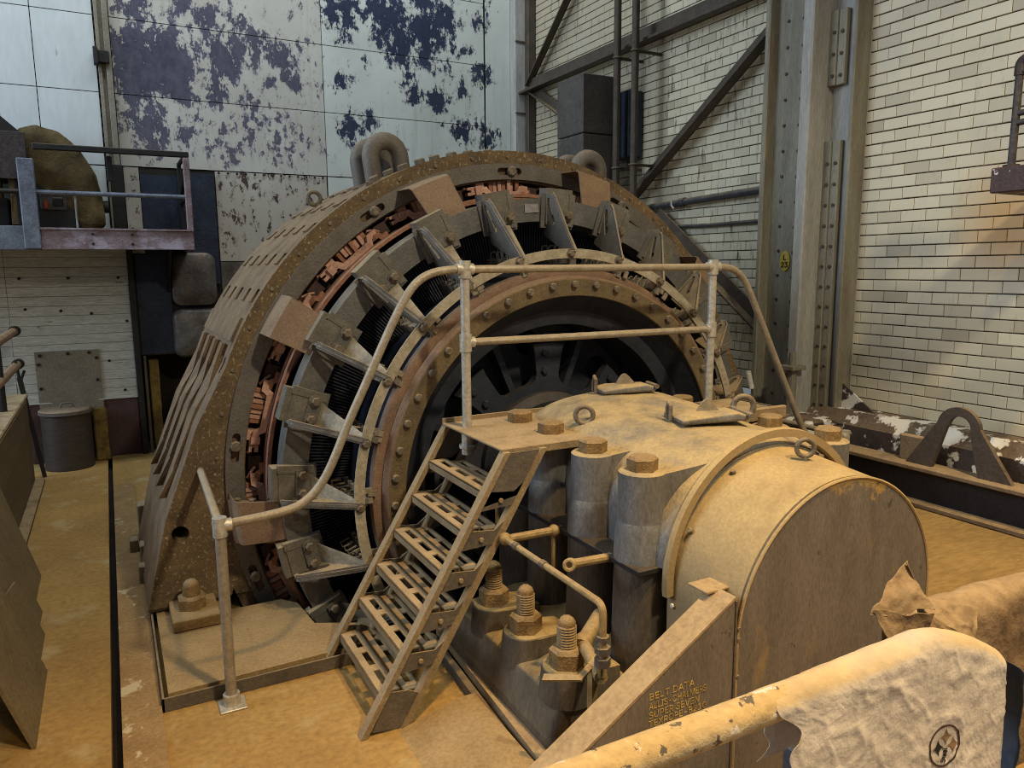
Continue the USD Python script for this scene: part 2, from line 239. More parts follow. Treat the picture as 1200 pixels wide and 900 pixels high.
def single(name, base, mesh, m, label, cat_, group=None, smooth=30, kind=None):
    p = numbered('/World', name); g = tomesh(mesh); base = np.array(base, float)
    q = usdkit.mesh(stage, p, trimesh.Trimesh(g[0]-base, g[1], process=False), MATS[m], smooth or False)
    UsdGeom.Xformable(q).AddTranslateOp().Set(Gf.Vec3d(*base)); meta(q.GetPrim(), label=label, category=cat_, group=group, kind=kind); return q

BOXF = np.array([[0,2,1],[0,3,2],[4,5,6],[4,6,7],[0,1,5],[0,5,4],[1,2,6],[1,6,5],[2,3,7],[2,7,6],[3,0,4],[3,4,7]])
def box(x0,x1,y0,y1,z0,z1):
    return np.array([[x0,y0,z0],[x1,y0,z0],[x1,y1,z0],[x0,y1,z0],[x0,y0,z1],[x1,y0,z1],[x1,y1,z1],[x0,y1,z1]],float), BOXF
def bev(x0,x1,y0,y1,z0,z1,b=0.006):
    """box with chamfered edges: hull of the three inset boxes"""
    P = []
    for i in range(3):
        d = [b]*3; d[i] = 0
        P.append(box(x0+d[0],x1-d[0],y0+d[1],y1-d[1],z0+d[2],z1-d[2])[0])
    h = trimesh.convex.convex_hull(np.vstack(P)); return np.array(h.vertices), np.array(h.faces)
def hull(P): 
    h = trimesh.convex.convex_hull(np.asarray(P, float)); return np.array(h.vertices), np.array(h.faces)
ICO = np.array(trimesh.creation.icosphere(1).vertices)
def rhull(P, r): return hull(np.vstack([np.asarray(p)+r*ICO for p in P]))
def frame_of(d):
    d = np.asarray(d,float)/np.linalg.norm(d); u = np.cross(d, [0,0,1.0] if abs(d[2]) < 0.9 else [1.0,0,0]); u /= np.linalg.norm(u); return d, u, np.cross(d, u)
def tube(P, r, n=10, cap=True, flat=None):
    """sweep of a circle (or a flat bar flat=(w,h)) along P, with mitred joints"""
    P = np.asarray(P, float); k = len(P); T = np.gradient(P, axis=0) if k > 2 else np.repeat((P[1]-P[0])[None], 2, 0)
    if k > 2:
        e = P[1:]-P[:-1]; e /= np.linalg.norm(e, axis=1, keepdims=True); T[0], T[-1] = e[0], e[-1]; T[1:-1] = e[:-1]+e[1:]
    T /= np.linalg.norm(T, axis=1, keepdims=True)
    _, u, w = frame_of(T[0]); V = []
    if flat: n = 4
    for i in range(k):
        u = u - T[i]*(u@T[i]); u /= np.linalg.norm(u); w = np.cross(T[i], u)
        sc = 1.0 if i in (0, k-1) else 1/max(0.5, (T[i]@((P[i]-P[i-1])/np.linalg.norm(P[i]-P[i-1]))))
        rr = r[i] if np.ndim(r) else r
        if flat:
            for a, b in ((1,1),(-1,1),(-1,-1),(1,-1)): V.append(P[i]+u*a*flat[0]/2+w*b*flat[1]/2)
        else:
            for j in range(n):
                t = 2*math.pi*j/n; V.append(P[i]+rr*(math.cos(t)*u+math.sin(t)*w))
    F = []
    for i in range(k-1):
        for j in range(n):
            a, b = i*n+j, i*n+(j+1)%n; F += [[a,b,b+n],[a,b+n,a+n]]
    if cap:
        V += [P[0], P[-1]]; c0, c1 = len(V)-2, len(V)-1
        for j in range(n):
            F += [[c0,(j+1)%n,j],[c1,(k-1)*n+j,(k-1)*n+(j+1)%n]]
    return np.array(V), np.array(F)
def rod(a, b, r, n=10): return tube([a, b], r, n)
def smoothpath(P, it=2):
    P = np.asarray(P, float)
    for _ in range(it):
        Q = [P[0]]
        for a, b in zip(P[:-1], P[1:]): Q += [0.75*a+0.25*b, 0.25*a+0.75*b]
        P = np.array(Q+[P[-1]])
    return P
def fillet(P, r, n=5):
    """round the corners of a polyline"""
    P = np.asarray(P, float); out = [P[0]]
    for i in range(1, len(P)-1):
        a, b, c = P[i-1], P[i], P[i+1]; d1 = (a-b)/np.linalg.norm(a-b); d2 = (c-b)/np.linalg.norm(c-b); q1, q2 = b+d1*r, b+d2*r
        for t in np.linspace(0, 1, n): out.append((1-t)**2*q1+2*t*(1-t)*b+t*t*q2)
    return np.array(out+[P[-1]])
def hexbolt(p, d, r, h, washer=0.0, n=6, dome=True):
    """bolt head at p pointing along d"""
    d, u, w = frame_of(d); p = np.asarray(p, float); out = []
    def ring(rad, t, m, ph=0): return [p+d*t+rad*(math.cos(2*math.pi*j/m+ph)*u+math.sin(2*math.pi*j/m+ph)*w) for j in range(m)]
    if washer: out.append(hull(ring(r*1.45,0,12)+ring(r*1.45,washer,12)))
    out.append(hull(ring(r,washer,n)+ring(r,washer+h*0.82,n)+ring(r*0.82,washer+h,n)))
    return cat(out)
def ext_xz(poly, y0, y1):
    out = []
    for g in getattr(poly, 'geoms', [poly]):
        m = trimesh.creation.extrude_polygon(g, y1-y0, engine='earcut'); v = np.array(m.vertices)
        out.append((np.stack([v[:,0], y1-v[:,2], v[:,1]],1), np.array(m.faces)))
    return cat(out)
def ext_xy(poly, z0, z1):
    m = trimesh.creation.extrude_polygon(poly, z1-z0, engine='earcut'); v = np.array(m.vertices); v[:,2] += z0
    return v, np.array(m.faces)
def ext_yz(poly, x0, x1):
    out = []
    for g in getattr(poly, 'geoms', [poly]):
        m = trimesh.creation.extrude_polygon(g, x1-x0, engine='earcut'); v = np.array(m.vertices)
        out.append((np.stack([x0+v[:,2], v[:,0], v[:,1]],1), np.array(m.faces)))
    return cat(out)
def torus(c, axis, R, r, n=24, k=10, squash=1.0):
    d, u, w = frame_of(axis); V, F = [], []
    for i in range(n):
        t = 2*math.pi*i/n; e = math.cos(t)*u+math.sin(t)*w
        for j in range(k):
            s = 2*math.pi*j/k; V.append(np.asarray(c)+e*(R+r*math.cos(s))+d*r*squash*math.sin(s))
    for i in range(n):
        for j in range(k):
            a, b = i*k+j, i*k+(j+1)%k; c2, e2 = ((i+1)%n)*k+j, ((i+1)%n)*k+(j+1)%k; F += [[a,c2,e2],[a,e2,b]]
    return np.array(V), np.array(F)
# the machine's axis runs along y
CX, CZ = 2.915, 0.885
def pol(R, deg, y):
    a = math.radians(deg); return np.array([CX+R*math.cos(a), y, CZ+R*math.sin(a)])
def lathe(prof, n=120, closed=True, a0=0, a1=360):
    """revolve (R, y) about the machine's axis"""
    prof = list(prof); k = len(prof); full = abs(a1-a0) >= 359.9; m = n if full else n+1; V = []
    for i in range(m):
        a = a0+(a1-a0)*i/n
        for R, y in prof: V.append(pol(R, a, y))
    F = []; kk = k if closed else k-1
    for i in range(n):
        for j in range(kk):
            a, b = i*k+j, i*k+(j+1)%k; i2 = (i+1)%m; c, d = i2*k+j, i2*k+(j+1)%k; F += [[a,b,d],[a,d,c]]
    V, F = np.array(V), np.array(F)
    if not full and closed:
        P = Polygon([(r, y) for r, y in prof]); tv, tf = trimesh.creation.triangulate_polygon(P, engine='earcut')
        n0 = len(V); V = np.vstack([V, [pol(r,a0,y) for r,y in tv], [pol(r,a1,y) for r,y in tv]]); tf = np.array(tf)
        F = np.vstack([F, tf+n0, tf[:,::-1]+n0+len(tv)])
    m_ = trimesh.Trimesh(V, F, process=False)
    if full: m_.fix_normals()
    else: trimesh.repair.fix_normals(m_)
    return np.array(m_.vertices), np.array(m_.faces)
def sect(R0, R1, a0, a1, y0, y1, n=6): return lathe([(R0,y0),(R1,y0),(R1,y1),(R0,y1)], n, True, a0, a1)
def pbar(path, w, h): return tube([pol(p[1],p[0],p[2]) for p in path], 0, flat=(w, h))
def pbox(a, R, y, da, dR, dy):
    """box in the local frame at angle a: da along the tangent, dR outward, dy along the axis"""
    c = pol(R, a, y); t = math.radians(a); er = np.array([math.cos(t),0,math.sin(t)]); et = np.array([-math.sin(t),0,math.cos(t)]); ey = np.array([0,1.0,0])
    v = box(-da/2,da/2,-dR/2,dR/2,-dy/2,dy/2)[0]; return c+v[:,:1]*et+v[:,1:2]*er+v[:,2:]*ey, BOXF
def annulus(R0, R1, n=160): return Point(CX,CZ).buffer(R1, quad_segs=n//4).difference(Point(CX,CZ).buffer(R0, quad_segs=n//4))
def cvis(P):
    """camera picture coordinates, used only to pick which bricks show largest"""
    q = np.asarray(P,float)-[0,0,CAM_H]; d = q@fw; return 600+FPX*(q@rt)/d, 450+FPX*(q@dn)/d, d
def boolean(a, cuts):
    A = trimesh.Trimesh(*tomesh(a)); A.merge_vertices(); C = trimesh.Trimesh(*tomesh(cuts)); 
    try: 
        r = trimesh.boolean.difference([A, C], engine='manifold', check_volume=False); return np.array(r.vertices), np.array(r.faces)
    except Exception as e:
        print('boolean', e); return tomesh(a)
def noisy(mesh, amp, scale, seed=0, sub=0):
    v, f = tomesh(mesh); m = trimesh.Trimesh(v, f); 
    for _ in range(sub): m = m.subdivide()
    n = np.array(m.vertex_normals); v = np.array(m.vertices); d = meshkit.fbm(v*scale+seed*17.3, 4, seed)-0.5
    return v+n*d[:,None]*2*amp, np.array(m.faces)

# ============================================================ THE SETTING
fl = Thing('floor', kind='structure')
pit = sbox(0.66, 4.26, 5.24, 7.6)
fl.part('slab', ext_xy(sbox(-0.115, -3.0, 6.6, 11.8).difference(pit), -0.3, 0.0), 'floor_dust', 0)
fl.part('aisle_slab', box(-9.0,-0.165,-3.0,11.8,-0.3,0.0), 'floor_dust', 0, label='dusty aisle floor left of the machine')
fl.part('gap', box(-0.17,-0.11,-3.0,11.8,-0.31,-0.10), 'dark_gap', 0, label='dark slot between aisle and kerb')
g_ = np.array([(x,y) for x in np.linspace(0,1,9) for y in np.linspace(0,1,140)])
def strip(x0,x1,y0,y1,z0,z1,nx,ny,amp,sc,seed):
    """a slab whose top is a little uneven"""
    X, Y = np.meshgrid(np.linspace(x0,x1,nx), np.linspace(y0,y1,ny), indexing='ij'); Z = z1+(meshkit.fbm(np.stack([X,Y,0*X],-1)*sc,4,seed)-0.5)*2*amp
    V = np.concatenate([np.stack([X,Y,Z],-1).reshape(-1,3), np.stack([X,Y,0*X+z0],-1).reshape(-1,3)]); F = []; N = nx*ny
    for i in range(nx-1):
        for j in range(ny-1):
            a = i*ny+j; F += [[a,a+ny,a+ny+1],[a,a+ny+1,a+1]]
    rim = [i*ny for i in range(nx)]+[(nx-1)*ny+j for j in range(1,ny)]+[i*ny+ny-1 for i in range(nx-2,-1,-1)]+[j for j in range(ny-2,0,-1)]
    for a, b in zip(rim, rim[1:]+rim[:1]): F += [[a,a+N,b+N],[a,b+N,b]]
    return V, np.array(F)
fl.part('kerb', strip(-0.112,0.082,1.0,9.2,-0.05,0.035,7,180,0.010,6,3), 'kerb', 30, label='low chipped kerb along the aisle slot')
fl.part('pit_wall', cat([box(0.5,0.66,4.26,7.6,-2.6,-0.3), box(5.24,5.4,4.26,7.6,-2.6,-0.3), box(0.5,5.4,7.6,7.76,-2.6,-0.3), box(0.5,5.4,4.1,4.26,-2.6,-0.3), box(0.5,5.4,4.1,7.76,-2.8,-2.6)]), 'dark_gap', 0)
fl.part('raised_deck', cat([strip(4.0,5.98,-1.5,3.9,0.0,0.485,30,70,0.006,2.2,5), box(5.3,5.98,3.9,10.5,0.0,0.485)]), 'deck_dust', 30, label='raised dusty deck on the right')
fl.part('grout', (lambda P: ext_xz(P, 2.3, 3.46))(Polygon([(1.16,0),(1.60,0),(1.60,0.085),(1.50,0.085)])), 'plate', 0, label='sloping grout beside the bedplate')

BX = 6.1; RH = 0.099; BL = 0.2240; Z0 = 2.255-12*RH; YJ = 4.710
def brick_wall(name, y0, y1, z0, z1, far):
    w = Thing(name, kind='structure')
    w.part('mortar', box(BX+0.012, BX+0.4, y0, y1, z0, z1), 'mortar', 0)
    items = []
    for r in range(-6, 60):
        a, b = Z0+r*RH, Z0+(r+1)*RH
        if a < z0-0.02 or b > z1+0.02: continue
        off = YJ+(0 if r % 2 == 1 else BL/2)
        for k in range(int((y0-off)/BL)-2, int((y1-off)/BL)+2):
            p, q = max(off+k*BL, y0), min(off+(k+1)*BL, y1)
            if q-p < 0.05: continue
            j = rng.normal(0,0.0012,3)
            items.append((p+0.002, q-0.002, a+0.0048+j[0]*0.5, b-0.0048+j[1]*0.5, BX+j[2]))
    def show(it):
        p, q, a, b, x = it
        us, vs, ds = zip(*[cvis((x,yy,zz)) for yy, zz in ((p,a),(q,a),(q,b),(p,b))])
        if min(ds) < 0.3: return 0
        cu, cv = np.mean(us), np.mean(vs)
        ar = 0.5*abs(sum(us[i]*vs[(i+1)%4]-us[(i+1)%4]*vs[i] for i in range(4)))
        return ar if -5 < cu < 1205 and -5 < cv < 905 else 0
    def mesh(it):
        p, q, a, b, x = it; c = 0.0035; V = []
        for d, ins in ((0.0, c), (c, 0.0), (0.035, 0.0)):
            V += [[x+d,p+ins,a+ins],[x+d,q-ins,a+ins],[x+d,q-ins,b-ins],[x+d,p+ins,b-ins]]
        F = [[0,2,1],[0,3,2]]
        for l in (0,4):
            for i in range(4): m, n = l+i, l+(i+1)%4; F += [[m,n,n+4],[m,n+4,m+4]]
        return np.array(V), np.array(F)
    items.sort(key=show, reverse=True)
    for it in items[:300]: w.part('brick', mesh(it), 'brick_sooty' if far else 'brick', 0)
    if items[300:]: w.part('brickwork', cat([mesh(i) for i in items[300:]]), 'brick_sooty_far' if far else 'brick_far', 0, kind='stuff')
    return w
brick_wall('wall_right', 0.6, 4.662, 1.06, 6.9, False)
brick_wall('wall_corner', 5.5, 10.87, 1.06, 6.6, True)
cu = Thing('trim_1', kind='structure')
cu.part('curb', cat([noisy(ext_xz(Polygon([(5.78,0.3),(6.1,0.3),(6.1,1.07),(5.9,1.07),(5.80,0.96)]), 0.5, 5.6), 0.008, 4, 2, 0)]), 'curb', 0, label='dark concrete curb with peeling white paint under the glazed bricks')
cu.part('curb', box(5.44,6.1,5.6,10.87,0.3,1.0), 'curb', 0)
cu.part('ledge', bev(5.42,5.80,4.55,5.62,0.48,1.0,0.02), 'curb', 0)

YW = 10.87
wb = Thing('wall_back', kind='structure')
wb.part('backing', cat([box(-8,0.27,YW+0.012,YW+0.4,0,9.0), box(0.27,5.95,YW+0.012,YW+0.4,1.3,9.0), box(1.62,5.55,YW+0.012,YW+0.4,0,2.3)]), 'dark_gap', 0)
BLOB = []
def wall_at(x, y):                                                   # where a spot of the photograph lies on the wall, for the worn patches
    v = fw+(x-600)/FPX*rt+(y-450)/FPX*dn; t = YW/v[1]; return v[0]*t, CAM_H+v[2]*t, t/FPX
for x,y,r,s in [(405,15,20,.30),(402,40,12,.2),(455,22,26,.32),(500,40,30,.34),(520,22,20,.3),(562,28,12,.26),(470,55,20,.32),(485,110,14,.30),(402,96,11,.28),(430,72,7,.2),(512,118,15,.27),(540,105,10,.27),(566,88,14,.28),(530,90,6,.2),
    (540,155,13,.30),(572,162,14,.30),(415,150,16,.28),(402,148,12,.28),(432,142,10,.25),(476,72,7,.3),(478,90,5,.3),(380,100,6,.2),(548,62,8,.25),(530,60,8,.24),(440,8,14,.26),(495,5,25,.24),(570,5,10,.2),(345,6,12,.2),(520,145,7,.2),
    (190,75,38,.50),(155,60,30,.5),(160,95,28,.5),(205,100,22,.48),(262,68,30,.38),(252,105,20,.32),(300,55,24,.30),(330,68,18,.36),(348,100,12,.36),(335,90,10,.3),(318,95,10,.3),(240,20,20,.3),(275,25,18,.27),(160,8,22,.34),(215,6,15,.3),(390,20,14,.3),(355,55,14,.22),
    (160,140,22,.27),(185,150,20,.30),(215,165,14,.3),(180,170,18,.30),(230,150,25,.2),(255,160,20,.22),(290,140,34,.20),(330,160,34,.19),(360,170,20,.2),(275,180,20,.2)]:
    a, b, k = wall_at(x, y); BLOB.append((a, b, r*k*(1.12 if x > 375 else 0.95), s*(0.92 if x > 375 else 0.72)))
def sheet(nm, x0, x1, z0, z1, m, d=0.0, bulge=0.004, cell=0.06, label=None, base=0.0, t=0.014):
    nx, nz = max(3,int((x1-x0)/cell)), max(3,int((z1-z0)/cell)); g = 0.0022 if nm == 'plank' else 0.005
    X, Z = np.meshgrid(np.linspace(x0+g,x1-g,nx), np.linspace(z0+g,z1-g,nz), indexing='ij')
    u, v = (X-x0)/(x1-x0), (Z-z0)/(z1-z0)
    dy = bulge*16*u*(1-u)*v*(1-v)+(meshkit.fbm(np.stack([X,0*X,Z],-1)*1.7,3,5)-0.5)*bulge*1.5
    e = np.minimum.reduce([u*(x1-x0),(1-u)*(x1-x0),v*(z1-z0),(1-v)*(z1-z0)]); dy = dy*np.clip(e/0.1,0,1)
    V = np.concatenate([np.stack([X,YW-d-dy,Z],-1).reshape(-1,3), np.stack([X,0*X+YW-d+t,Z],-1).reshape(-1,3)]); F, N = [], nx*nz
    for i in range(nx-1):
        for j in range(nz-1):
            a = i*nz+j; F += [[a,a+nz,a+nz+1],[a,a+nz+1,a+1]]
    rim = [i*nz for i in range(nx)]+[(nx-1)*nz+j for j in range(1,nz)]+[i*nz+nz-1 for i in range(nx-2,-1,-1)]+[j for j in range(nz-2,0,-1)]
    for a, b in zip(rim, rim[1:]+rim[:1]): F += [[a,a+N,b+N],[a,b+N,b]]
    o = wb.part(nm, (V, np.array(F)), m, 0, label=label)
    if m.startswith('peel'):
        pv = np.full(len(V), base); 
        for a, b, r, s in BLOB: pv = np.maximum(pv, base+s*np.exp(-((V[:,0]-a)**2+((V[:,2]-b)*0.9)**2)/(r*r)*0.9))
        UsdGeom.PrimvarsAPI(o.prim).CreatePrimvar("peel", Sdf.ValueTypeNames.FloatArray, "vertex").Set(Vt.FloatArray.FromNumpy(pv.astype(np.float32)))
    return o
ZS = [3.685, 4.553, 5.445, 6.34, 7.2]
for z0, z1 in zip(ZS[:-1], ZS[1:]):
    sheet('panel', -6.2, -3.4, z0, z1, 'panel_white'); sheet('panel', -3.4, -0.55, z0, z1, 'panel_white'); sheet('panel', -0.55, 0.10, z0, z1, 'panel_white')
    sheet('panel', 0.27, 2.87, z0, z1, 'peel_purple', base=0.125)
    sheet('panel', 2.87, 5.36, z0, z1, 'peel_paint', base=0.10)
sheet('panel', 5.37, 5.80, 0.0, 7.2, 'peel_paint', d=0.03, base=0.06, label='narrow pale pilaster sheet in the corner')
sheet('panel', -6.2, 0.10, 2.75, 3.68, 'panel_white')
sheet('panel', 1.37, 2.86, 2.5, 3.68, 'peel_rust', base=0.19, label='rust stained sheet with a row of rivets along its top')
sheet('panel', 2.87, 5.36, 0.0, 3.68, 'peel_paint', base=0.10)
sheet('panel', 0.29, 0.47, 2.6, 3.68, 'peel_rust', base=0.16)
sheet('panel', 0.47, 1.02, 2.6, 3.60, 'navy_sheet', label='dark scorched sheet behind the gallery railing')
sheet('panel', 1.02, 1.36, 2.2, 3.64, 'navy_sheet', d=0.03, label='dark navy sheet')
sheet('panel', 1.37, 2.86, 0.0, 2.5, 'dented_sheet')
sheet('panel', 0.33, 0.74, 1.30, 2.6, 'navy_sheet', label='blue black sheet under the gallery')
for x in np.arange(1.42, 2.86, 0.115): wb.part('rivet', hexbolt((x,YW-0.012,3.655),(0,-1,0),0.016,0.012,n=8), 'black_iron', 30)
def pillow(x0,x1,z0,z1,d,seed):
    P = np.array(sbox(x0,z0,x1,z1).buffer(-0.12).buffer(0.12, quad_segs=6).exterior.coords)[:-1]
    c = P.mean(0); V, F, n = [], [], len(P)
    for k, (s, h) in enumerate([(1.0,0.0),(0.97,0.6),(0.86,0.85),(0.6,1.0),(0.3,1.0)]):
        q = c+(P-c)*s; V += [[a, YW-0.02-d*h+0.012*math.sin(9*a+5*b+seed), b] for a, b in q]
    V.append([c[0], YW-0.02-d, c[1]])
    for k in range(4):
        for j in range(n): a, b = k*n+j, k*n+(j+1)%n; F += [[a,b,b+n],[a,b+n,a+n]]
    for j in range(n): F.append([4*n+j, 4*n+(j+1)%n, 5*n])
    return np.array(V), np.array(F)
wb.part('bulged_sheet', pillow(0.74,1.30,1.92,2.62,0.10,1), 'dented_sheet', 40, label='upper bulged and scuffed dark sheet behind the machine')
wb.part('bulged_sheet', pillow(0.72,1.36,1.24,1.88,0.12,2), 'dented_sheet', 40, label='lower bulged and scuffed dark sheet behind the machine')
wb.part('strap', cat([bev(0.115,0.155,YW-0.05,YW+0.01,2.7,7.2,0.004), bev(0.20,0.265,YW-0.07,YW+0.01,2.7,7.2,0.004), box(0.155,0.20,YW-0.02,YW+0.01,2.7,7.2)]), 'panel_tan', 0, label='upright joint strip between white and peeling sheets')
wb.part('bracket', cat([bev(0.07,0.24,YW-0.11,YW-0.03,4.88,5.02,0.006), bev(0.07,0.12,YW-0.15,YW-0.03,4.85,5.05,0.006)]), 'black_iron', 0)
for k in range(16):                                                  # boards under the gallery
    z0 = 0.775+k*0.1185
    if z0 < 2.66:
        sheet('plank', -1.07, 0.245, z0, min(z0+0.1185, 2.72), 'plank', d=0.012+0.007*rng.random(), bulge=0.002, cell=0.16)
        sheet('plank', -4.2, -1.07, z0, min(z0+0.1185, 2.72), 'plank', d=0.012+0.007*rng.random(), bulge=0.002, cell=0.3)
sheet('skirting', -4.2, 0.245, 0.0, 0.755, 'red_base', d=0.012, label='dark red skirting board under the white boards')
wb.part('trim', bev(-4.2,0.245,YW-0.035,YW,0.752,0.775,0.004), 'plank', 0)
sheet('cover_panel', -0.86, -0.15, 0.66, 1.41, 'panel_tan', d=0.035, label='tan cover panel bolted on the white boards')
for x, z in [(-.80,1.36),(-.5,1.37),(-.27,1.37),(-.19,1.30),(-.20,1.02),(-.82,1.25),(-.82,0.95)]: wb.part('bolt', hexbolt((x,YW-0.037,z),(0,-1,0),0.02,0.015,n=8), 'black_iron', 30)
for x, z in [(-.93,2.30),(-.42,2.30),(.13,2.30),(-.90,1.93),(-.53,1.90),(-.20,1.86),(.19,1.75),(.10,.86),(-.05,1.25)]: wb.part('bolt', hexbolt((x,YW-0.02,z),(0,-1,0),0.018,0.012,n=8), 'black_iron', 30)
d1 = Thing('door_1', kind='structure')
d1.part('jamb', bev(0.247,0.315,YW-0.10,YW+0.02,0.0,2.72,0.006), 'black_iron', 0)
d1.part('jamb', bev(0.34,0.375,YW-0.06,YW+0.02,0.0,1.28,0.005), 'edge_iron', 0)
d1.part('recess', cat([box(0.315,1.62,YW+0.7,YW+0.72,0,1.3), box(0.30,0.32,YW,YW+0.7,0,1.3), box(1.60,1.62,YW,YW+0.7,0,1.3), box(0.3,1.62,YW,YW+0.72,1.29,1.31)]), 'dark_gap', 0)
d1.part('yellow_post', noisy(bev(0.40,0.52,YW+0.05,YW+0.16,0.0,1.22,0.01), 0.012, 6, 4, 3), 'yellow_rust', 40)
# corner column and the bracing of the far bay
cc = Thing('corner_column', (5.85,10.6,0), 'grey painted steel column standing in the corner of the two walls', 'column')
cc.part('web', box(5.80,5.98,10.66,10.86,0,7.2), 'column_grey', 0); cc.part('flange', bev(5.96,6.09,10.55,10.7,0,7.2,0.008), 'brace_iron', 0)
for z in (2.6,3.7,4.75,5.8): cc.part('joint_plate', bev(5.795,5.985,10.64,10.68,z,z+0.025,0.004), 'edge_iron', 0)

# ============================================================ RIGHT SIDE STEELWORK
col = Thing('steel_column', (5.9,5.05,0), 'tall riveted steel column between the two brick wall sections', 'column')
col.part('web', bev(5.82,6.10,5.06,5.49,0.9,7.0,0.006), 'column', 0)
col.part('edge_flange', bev(5.70,6.10,5.46,5.52,0.9,7.0,0.012), 'column', 0, label='pale far edge flange')
col.part('flange', bev(5.66,6.10,4.92,5.035,0.9,7.0,0.012), 'column_grey', 0, label='broad grey flange face')
col.part('back_plate', bev(5.96,6.10,4.69,4.93,0.9,7.0,0.008), 'column_grey', 0)
col.part('edge_strip', bev(5.90,6.10,4.655,4.69,0.9,7.0,0.006), 'column', 0)
col.part('gap', box(5.86,6.09,5.03,5.065,0.9,7.0), 'dark_gap', 0)
for i, (z0,z1) in enumerate([(3.98,4.62),(1.0,3.50)]):
    s = col.part('splice_strap', cat([bev(5.88,5.965,4.845,4.925,z0,z1,0.005), bev(5.90,5.965,4.765,4.845,z0,z1,0.005)]), 'column', 0, label=['short riveted strap','long riveted strap'][i])
    for z in np.arange(z0+0.08, z1-0.03, 0.185):
        for y, x in ((4.868,5.88),(4.80,5.90)): col.part('rivet', hexbolt((x,y,z),(-1,0,0),0.017,0.013,n=8), 'brace_iron', 30, parent=s)
for z in np.arange(1.1, 6.0, 0.235):
    for y in (5.16, 5.34): col.part('rivet', hexbolt((5.82,y,z+(0.02 if y > 5.2 else 0)),(-1,0,0),0.016,0.012,n=8), 'brace_iron', 30)
sg = col.part('sign', (lambda v: (v[0], v[1]))(ext_yz(affinity.scale(Point(5.25,2.43).buffer(1, quad_segs=10), 0.062, 0.095), 5.808, 5.818)), 'sign_yellow', 0, label='small oval yellow sign with black characters')
def text_on(txt, h, org, ex, ey, depth=0.003, bold=True):
    """lettering with its baseline along ex and its height along ey"""
    m = meshkit.text_mesh(txt, h, depth, bold); v = np.array(m.vertices); v[:,0] -= 0; ex, ey = np.asarray(ex,float), np.asarray(ey,float); ez = np.cross(ex, ey)
    return np.asarray(org)+v[:,:1]*ex+v[:,1:2]*ey+v[:,2:]*ez, np.array(m.faces)
col.part('lettering', cat([text_on('L',0.05,(5.808,5.27,2.44),(0,-1,0),(0,0,1)), text_on('23',0.05,(5.808,5.295,2.37),(0,-1,0),(0,0,1))]), 'ink_black', 0, parent=sg)
col.part('gusset', ext_yz(Polygon([(4.30,1.06),(4.66,1.06),(4.66,1.30)]), 5.99, 6.005), 'curb', 0)
col.part('anchor', cat([rod((5.62,4.93,0.9),(5.62,4.93,1.42),0.045,8), bev(5.53,5.71,4.84,5.02,1.42,1.46,0.004), rod((5.62,4.93,1.46),(5.62,4.93,1.58),0.03,8)]), 'column', 30, label='anchor bolt at the column base')
t = single('paper_tag', (5.62,5.5,1.2), tube([(5.66,5.46,1.16),(5.64,5.50,1.34)],0.028,10), 'white_tag', 'small rolled white tag at the foot of the riveted steel column', 'tag')
def member(name, P, size, m, label, cat_='beam', group=None, extra=()):
    P = np.array(P, float); d = P[-1]-P[0]; b = np.array([0,0,1.0])
    th = Thing(name, P[0], label, cat_, group)
    u = np.array([-1.0,0,0]); d = d/np.linalg.norm(d); n = np.cross(d,u); w, h, t_ = size
    def bar(cu, cn, a, c): # a along n, c along u
        q = [P[0]+n*(cn+s*a/2)+u*(cu+r*c/2) for s in (-1,1) for r in (-1,1)]+[P[1]+n*(cn+s*a/2)+u*(cu+r*c/2) for s in (-1,1) for r in (-1,1)]
        return hull(q)
    th.part('leg', bar(0,0,w,t_), m, 0); th.part('leg', bar(h/2,(w-t_)/2,t_,h), m, 0)
    for e in extra: th.part(*e)
    return th
member('steel_beam', [(5.98,10.70,5.14),(5.98,5.50,5.14)], (0.20,0.14,0.03), 'brace_iron', 'long dark horizontal steel beam crossing the far brick wall')
member('steel_brace', [(6.0,10.6,5.20),(6.0,9.30,6.25)], (0.14,0.10,0.02), 'brace_iron', 'short steel brace rising from the corner above the wall beam')
member('steel_brace', [(6.0,10.45,5.08),(6.0,8.6,4.05)], (0.12,0.09,0.02), 'brace_iron', 'dark brace running down from the corner behind the duct')
member('steel_brace', [(5.98,7.85,3.30),(5.98,5.52,4.80)], (0.16,0.12,0.02), 'brace_iron', 'long steel brace climbing to the riveted column')
member('steel_brace', [(5.98,7.4,3.02),(5.98,5.52,1.72)], (0.15,0.12,0.02), 'brace_iron', 'steel brace sloping down to the riveted column behind the handrail')
for k, y in enumerate((7.886, 7.527)):
    p = Thing('service_pipe', (5.7,y,2.6), ['left of the two upright pipes in front of the duct','right upright pipe running to the foot of the long brace'][k], 'pipe')
    p.part('pipe', rod((5.7,y,2.6),(5.7,y,7.0),0.045,12), 'brace_iron', 30)
    for z in (3.6,4.9,6.2): p.part('clamp', cat([torus((5.7,y,z),(0,0,1),0.05,0.012,14,6), box(5.72,6.09,y-0.015,y+0.015,z-0.015,z+0.015)]), 'brace_iron', 30)
du = Thing('air_duct', (5.5,8.2,3.0), 'boxy dark steel duct hanging in front of the far brick wall', 'duct')
du.part('casing', cat([bev(5.28,5.77,8.0,8.6,4.02,4.715,0.01), bev(5.28,5.77,8.0,8.6,2.6,4.01,0.01)]), 'duct', 0)
du.part('side_box', bev(5.86,6.08,7.86,8.3,3.75,4.55,0.01), 'navy_sheet', 0, label='narrow blue black box at the side of the duct')
du.part('hanger', bev(5.77,6.08,8.4,8.46,3.2,3.26,0.005), 'brace_iron', 0)
co = Thing('conduit', (6.0,5.6,3.1), 'black conduit crossing the far bricks and dropping beside the column', 'conduit')
